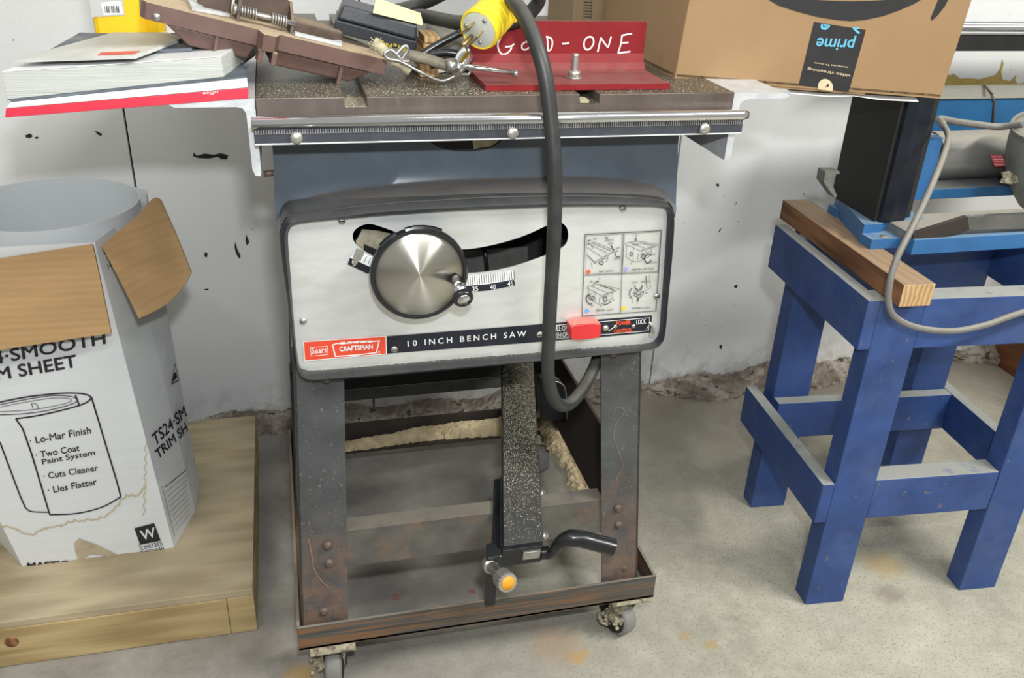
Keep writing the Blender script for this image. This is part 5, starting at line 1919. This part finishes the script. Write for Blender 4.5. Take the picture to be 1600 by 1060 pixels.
ribbon(bm, [CSp.p(x, y, .0012) for x, y in ((252, 760), (272, 838))], .0009, CSp.n)
obj('fine_print_block', bm, M['blackprint'], carton, kind='stuff')
bm = nb()
write(bm, "'N", CSp, ((166, 408), (182, 398), (160, 392)), lift=.0012, bold=.02)
write(bm, 'HOME', CSp, ((168, 421), (190, 408), (166, 413)), lift=.0012)
obj('side_lettering', bm, M['blackprint'], carton)
# water stain outline and torn spot
bm = nb()
st = [(0, 820), (25, 826), (45, 836), (60, 830), (75, 824), (95, 822), (110, 815), (135, 812), (160, 808), (180, 795), (195, 776), (215, 772), (228, 760)]
q = [(x + rnd.uniform(-1.5, 1.5), y + rnd.uniform(-2, 2)) for x, y in [(p.x, p.y) for p in catmull([Vector((a, b, 0)) for a, b in st], 6)]]
ribbon(bm, [CFp.p(x, y, .0011) for x, y in q], .0022, CFp.n)
q = [(228 + 2 * math.sin(i * 1.7) - (i * .1), 690 + i * 4.0) for i in range(30)]
ribbon(bm, [CFp.p(x, y, .0011) for x, y in q], .0014, CFp.n)
obj('water_stain', bm, M['stain'], carton)
bm = patch(CFp, [(116, 848), (124, 841), (152, 851), (187, 868), (187, 872), (160, 868), (142, 866), (124, 878), (118, 862)], .0012)
obj('torn_patch', bm, M['tear'], carton)

# ================================================================== BLUE STOOL
AN = math.radians(-4.6)
SO = Vector((.750, .918, 0))
us = Vector((math.cos(AN), math.sin(AN), 0)); vs_ = Vector((-math.sin(AN), math.cos(AN), 0))
def sp(a, d, z): return SO + us * a + vs_ * d + Vector((0, 0, z))
def sbox(a0, a1, d0, d1, z0, z1, bev=.0015, b=None, skew=0):
    b = b or nb()
    hexa(b, [sp(a0, d0, z0), sp(a1, d0, z0), sp(a1, d1, z0), sp(a0, d1, z0), sp(a0 + skew, d0, z1), sp(a1 + skew, d0, z1), sp(a1 + skew, d1, z1), sp(a0 + skew, d1, z1)], bev)
    return b
stl = thing('blue_stool', 'blue painted wooden stand of square lumber on the concrete floor', 'stand', tuple(sp(.17, .14, 0)))
LW, LT = .066, .036
SWd = .338
DPT = .284
ZU0, ZU1, ZL0, ZL1 = .463, .537, .167, .238
for a0, d0 in ((0, 0), (SWd - LW, 0), (0.012, DPT - LT), (SWd - LW, DPT - LT)):
    obj('leg', sbox(a0, a0 + LW, d0, d0 + LT, 0, ZU1 - .001), M['blue'], stl)
g_ = .0005
obj('top_rail', sbox(-.019, -g_, -.001, DPT + .01, ZU0, ZU1), M['blue'], stl)
obj('top_rail', sbox(SWd + g_, SWd + .019, -.001, DPT + .01, ZU0, ZU1), M['blue'], stl)
obj('top_rail', sbox(LW + g_, SWd - LW - g_, .001, LT, ZU0 - .002, ZU1 - .001), M['blue'], stl)
obj('top_rail', sbox(0, SWd, DPT - LT - .02, DPT - LT - g_, ZU0 - .02, ZU1), M['blue'], stl)
obj('lower_rail', sbox(-.020, -g_, -.001, DPT + .006, ZL0, ZL1), M['blue'], stl)
obj('lower_rail', sbox(LW + g_, SWd - LW - g_, .001, LT, ZL0, ZL1), M['blue'], stl)
obj('lower_rail', sbox(LW * .2, SWd, DPT - LT - .022, DPT - LT - g_, ZL0, ZL1), M['blue'], stl)
obj('lower_rail', sbox(SWd + g_, SWd + .02, -.001, DPT + .006, ZL0, ZL1), M['blue'], stl)

# board on the stool
bm = nb()
e0 = [P(1413, 446, Y=.893), P(1466, 440, Y=.893)]
B0 = Vector((e0[0].x, .893, ZU1 + .0005))
ub = Vector((math.cos(math.radians(-3)), math.sin(math.radians(-3)), 0)); vb = Vector((.052, .9986, 0))
bw, bh, bL = .046, e0[0].z - ZU1 - .0005, .345
hexa(bm, [B0, B0 + ub * bw, B0 + ub * bw + vb * bL, B0 + vb * bL] + [p + Vector((0, 0, bh)) for p in (B0, B0 + ub * bw, B0 + ub * bw + vb * bL, B0 + vb * bL)], .001)
bm.normal_update()
for f in bm.faces:
    if f.normal.y < -.8: f.material_index = 1
obj('wooden_board', bm, [M['redwood'], M['endgrain']], label='brown pine board with exposed end grain lying along blue stand', cat='board')
BT = B0.z + bh

# ================================================================== BLUE BENCH MACHINE
mc = thing('bench_machine', 'blue bench machine with black column and grey motor on the blue stand', 'machine', (.95, 1.1, BT))
def U(a, d): return B0 + ub * a + vb * d
bm = nb()
zf0 = BT + .0005
# foot casting (blue) : sits on board
q0, q1, q2, q3 = P(1365, 395, Z=zf0), P(1430, 392, Z=zf0), P(1470, 320, Z=zf0), P(1300, 322, Z=zf0)
lft = P(1297, 322, Z=zf0)
# main upright block of the foot
f_fl = P(1350, 372, Z=zf0 + .002); 
blk = [P(1352, 384, Z=zf0), P(1392, 380, Z=zf0), P(1440, 378, Z=zf0)]
Yf = blk[0].y
Yc = Yf + .022
ztopb = P(1363, 347, Y=Yc).z
Xf0 = blk[0].x
Xf1 = P(1425, 385, Y=Yf).x
backY = P(1306, 305, Z=ztopb).y
Xb = P(1306, 305, Z=ztopb).x
Xr = P(1445, 352, Y=Yc).x
poly_ext(bm, [(x, y, zf0) for x, y in ((Xf0, Yf + .012), (Xf0 + .030, Yf + .012), (Xf0 + .036, Yf + .022), (Xr, Yf + .022), (Xr, backY), (Xb, backY))], (0, 0, ztopb - zf0))
poly_ext(bm, [(Xf0 - .002, Yf - .014, zf0), (Xf0 + .055, Yf - .014, zf0), (Xf0 + .055, Yf + .02, zf0), (Xf0 - .002, Yf + .012, zf0)], (0, 0, .014))
poly_ext(bm, [(Xb - .010, backY - .03, zf0), (Xb + .01, backY - .03, zf0), (Xb + .01, backY, zf0), (Xb - .009, backY, zf0)], (0, 0, .012))
obj('foot_casting', bm, M['mblue'], mc)
bm = nb(); lathe(bm, (Xf0 + .024, Yf - .004, zf0 + .0142), (0, 0, 1), [(0, .006), (.0004, .006), (.0005, 0)], 16)
obj('bolt_hole', bm, M['hose'], mc)
# black column: octagonal-ish box rising behind carton
bm = nb()
cz0 = ztopb
Xc = P(1365, 347, Y=Yc).x
Xd = P(1428, 349, Y=Yc).x
cb = [(Xc, Yc), (Xc + .024, Yc + .002), (Xc + .030, Yc + .008), (Xd - .016, Yc + .006), (Xd, Yc + .012), (Xd, backY - .004), (Xc + .004, backY - .004)]
CH = .779 - cz0
poly_ext(bm, [(x, y, cz0 + .0005) for x, y in cb], (0, 0, CH))
obj('column', bm, [M['colblack']], mc)
bm = nb()
poly_ext(bm, [(Xc + .006, Yc - .0005), (Xc + .025, Yc + .0012), (Xc + .0315, Yc + .0072), (Xd - .020, Yc + .0055), (Xd - .020, Yc + .0015), (Xc + .036, Yc - .002), (Xc + .030, Yc - .004), (Xc + .010, Yc - .004)] and [(x, y, cz0 + .0005) for x, y in ((Xc + .006, Yc - .0006), (Xc + .024, Yc - .0004), (Xc + .031, Yc + .0055), (Xd - .018, Yc + .0040), (Xd - .018, Yc - .001), (Xc + .034, Yc - .003), (Xc + .024, Yc - .005), (Xc + .008, Yc - .004))], (0, 0, CH - .001))
obj('column_cover', bm, M['colnavy'], mc)
# small bracket handle left of the column
bm = nb()
hq = [P(x, y, Y=1.10) for x, y in ((1290, 268), (1312, 268), (1312, 272), (1294, 273), (1308, 306), (1305, 310), (1287, 285))]
poly_ext(bm, hq, (0, .02, 0))
obj('side_bracket', bm, M['elbow'], mc)
# work table with front lip and polished bar
tzb = BT + .0005
YL = .985
zl1 = P(1500, 371, Y=YL).z
XT0 = P(1426, 388, Y=YL).x
bm = nb()
box(bm, (XT0, YL, tzb), (1.30, YL + .012, zl1), .001)
box(bm, (XT0, YL + .012, tzb), (1.30, YL + .10, tzb + .004))
obj('table_lip', bm, M['mblue'], mc)
YB2 = P(1520, 330, Z=zl1 + .004).y
bm = nb()
box(bm, (XT0 + .002, YL + .0125, tzb + .0045), (1.30, YB2, zl1 + .004), .001)
obj('work_table', bm, M['motor'], mc)
bm = nb()
bq = [P(x, y, Y=YL + .004) for x, y in ((1512, 339), (1600, 335), (1660, 333), (1660, 357), (1515, 359))]
poly_ext(bm, bq, (0, .008, 0))
pbar = obj('polished_bar', bm, M['steelbar'], mc)
bm = nb()
poly_ext(bm, [P(x, y, Y=YL + .004) for x, y in ((1427, 383), (1427, 366), (1512, 339), (1515, 359), (1430, 386))], (0, .008, 0))
obj('bar_ramp', bm, M['brownin'], pbar)
# rear blue post, motor shelf, motor, elbow, upper beam
bm = nb()
q = [P(x, y, Y=1.16) for x, y in ((1452, 215), (1474, 215), (1452, 312), (1424, 312))]
poly_ext(bm, q, (0, .03, 0))
obj('rear_post', bm, M['mblue'], mc)
bm = nb()
ys = 1.17
zs0, zs1 = P(1540, 308, Y=ys).z, P(1540, 292, Y=ys).z
box(bm, (P(1432, 308, Y=ys).x, ys, zs0), (1.34, ys + .12, zs1), .002)
obj('motor_shelf', bm, M['mblue_old'], mc)
MY = 1.232
ml, mr = P(1482, 252, Y=MY - .05), P(1600, 252, Y=MY - .05)
mzc = (P(1500, 219, Y=MY - .02).z + P(1500, 288, Y=MY - .05).z) / 2
mrad = (P(1500, 213, Y=MY - .01).z - P(1500, 288, Y=MY - .05).z) / 2
mrad = .040
mzc = zs1 + mrad - .004
bm = nb()
lathe(bm, (ml.x, MY, mzc), (1, 0, 0), [(0, mrad * .93), (.0, mrad), (.26, mrad), (.27, mrad * .8)], 40)
mt = obj('motor', bm, M['motor'], mc, smooth=True)
bm = nb(); lathe(bm, (ml.x - .022, MY, mzc), (1, 0, 0), [(0, mrad * .75), (.004, mrad * .9), (.0215, mrad * .9)], 32)
obj('motor_end_bell', bm, M['colblack'], mt)
MP = Pl((0, MY - mrad * .80, mzc + mrad * .62), Vector((0, -.8, .6)))
obj('warning_label', patch(MP, [(1545, 243), (1562, 243), (1574, 261), (1552, 262)], .003), M['redlabel'], mt, label='faded red label')
bm = nb()
for i in range(4):
    ribbon(bm, [MP.p(1548 + i * 1.5, 246.5 + i * 4, .0034), MP.p(1563 + i * 2.6, 246.5 + i * 4, .0034)], .0008, MP.n)
obj('label_lines', bm, M['print_white'], mt)
bm = nb()
tube(bm, catmull([P(1628, 300, Y=1.16), P(1614, 268, Y=1.15), P(1614, 232, Y=1.14), P(1624, 200, Y=1.13)], 5), .038, 28)
lathe(bm, P(1624, 200, Y=1.13), P(1624, 198, Y=1.13) - P(1616, 228, Y=1.139), [(0, .038), (.001, .041), (.006, .041), (.0065, .036), (.001, .035)], 28)
obj('dust_elbow', bm, M['elbow'], mc, smooth=True)
bm = patch(PY(1.135), [(1566, 270), (1578, 268), (1590, 276), (1592, 284), (1580, 288), (1564, 286), (1568, 278)])
thicken(bm, (0, .003, 0))
obj('foil_tag', bm, M['crud'], mc)
bm = nb()
UYb = 1.33
z0u, z1u = P(1540, 222, Y=UYb).z, P(1540, 153, Y=UYb).z
xul = P(1462, 180, Y=UYb).x
box(bm, (xul - .1, UYb, z0u), (1.50, UYb + .10, z1u), .002)
obj('upper_beam', bm, M['mblue_old'], mc)
bm = nb()
z2u = P(1540, 132, Y=UYb + .10).z
rows = []
for t in (0, .3, .6, 1):
    y = UYb - .004 + .10 * t
    z = z1u + (z2u - z1u) * math.sin(t * math.pi / 2)
    rows.append([(xul - .1, y, z), (1.50, y, z)])
grid_surf(bm, rows)
thicken(bm, (0, .003, -.002))
obj('beam_cover', bm, M['elbow'], mc, smooth=True)
bm = nb()
tube(bm, [P(1538, 132, Y=1.42), P(1548, 145, Y=UYb - .003), P(1554, 160, Y=UYb - .001), P(1550, 210, Y=UYb - .001)], .0022, 8)
obj('rust_streak', bm, M['rustbolt'], mc)

# grey cable
gc = [(1600, 194, 1.13), (1560, 198, 1.16), (1520, 194, 1.16), (1490, 190, 1.14), (1468, 186, 1.10), (1474, 196, 1.05), (1482, 214, 1.00), (1474, 244, .96), (1458, 285, .93), (1440, 325, .905), (1420, 366, .885), (1402, 402, .872),
      (1391, 438, .865), (1388, 470, .862), (1396, 493, .860), (1420, 508, .860), (1455, 516, .862), (1495, 517, .865), (1540, 508, .868), (1580, 494, .872), (1630, 478, .88), (1700, 455, .89)]
pts = catmull([P(x, y, Y=Y) for x, y, Y in gc], 6)
rr = [.0052 if i < 30 else .0042 for i in range(len(pts))]
bm = nb(); tube(bm, pts, rr, 12)
obj('power_cable', bm, M['greycable'], label='grey power cable looping down in front of the blue stand', cat='cable')

# ================================================================== FAR RIGHT THINGS
crr = thing('chrome_rail', 'black rail with chrome edge strips in front of the wall, top right', 'rail', (1.5, 1.48, .75))
RY2 = 1.48
zz = [P(1540, y, Y=RY2).z for y in (34, 42, 50, 54, 80)]
xr0 = P(1400, 50, Y=RY2).x
bm = nb(); box(bm, (xr0, RY2, zz[4]), (1.9, RY2 + .02, zz[3]), .001)
obj('black_band', bm, M['colblack'], crr)
bm = nb(); tube(bm, [(xr0, RY2, zz[1] - .001), (1.9, RY2, zz[1] - .001)], .007, 16); box(bm, (xr0, RY2 - .003, zz[3]), (1.9, RY2 + .02, zz[2] - .002), .001)
box(bm, (xr0, RY2 + .001, zz[2]), (1.9, RY2 + .02, zz[0]), .001)
obj('chrome_strip', bm, M['chrome'], crr)

bm = nb()
cab0 = P(1560, 559, Z=0.0)
box(bm, (1.655, 1.15, .001), (1.70, 1.585, .46), .001)
obj('plywood_board', bm, M['redply'], label='reddish brown plywood board standing at the wall behind blue stand', cat='board')
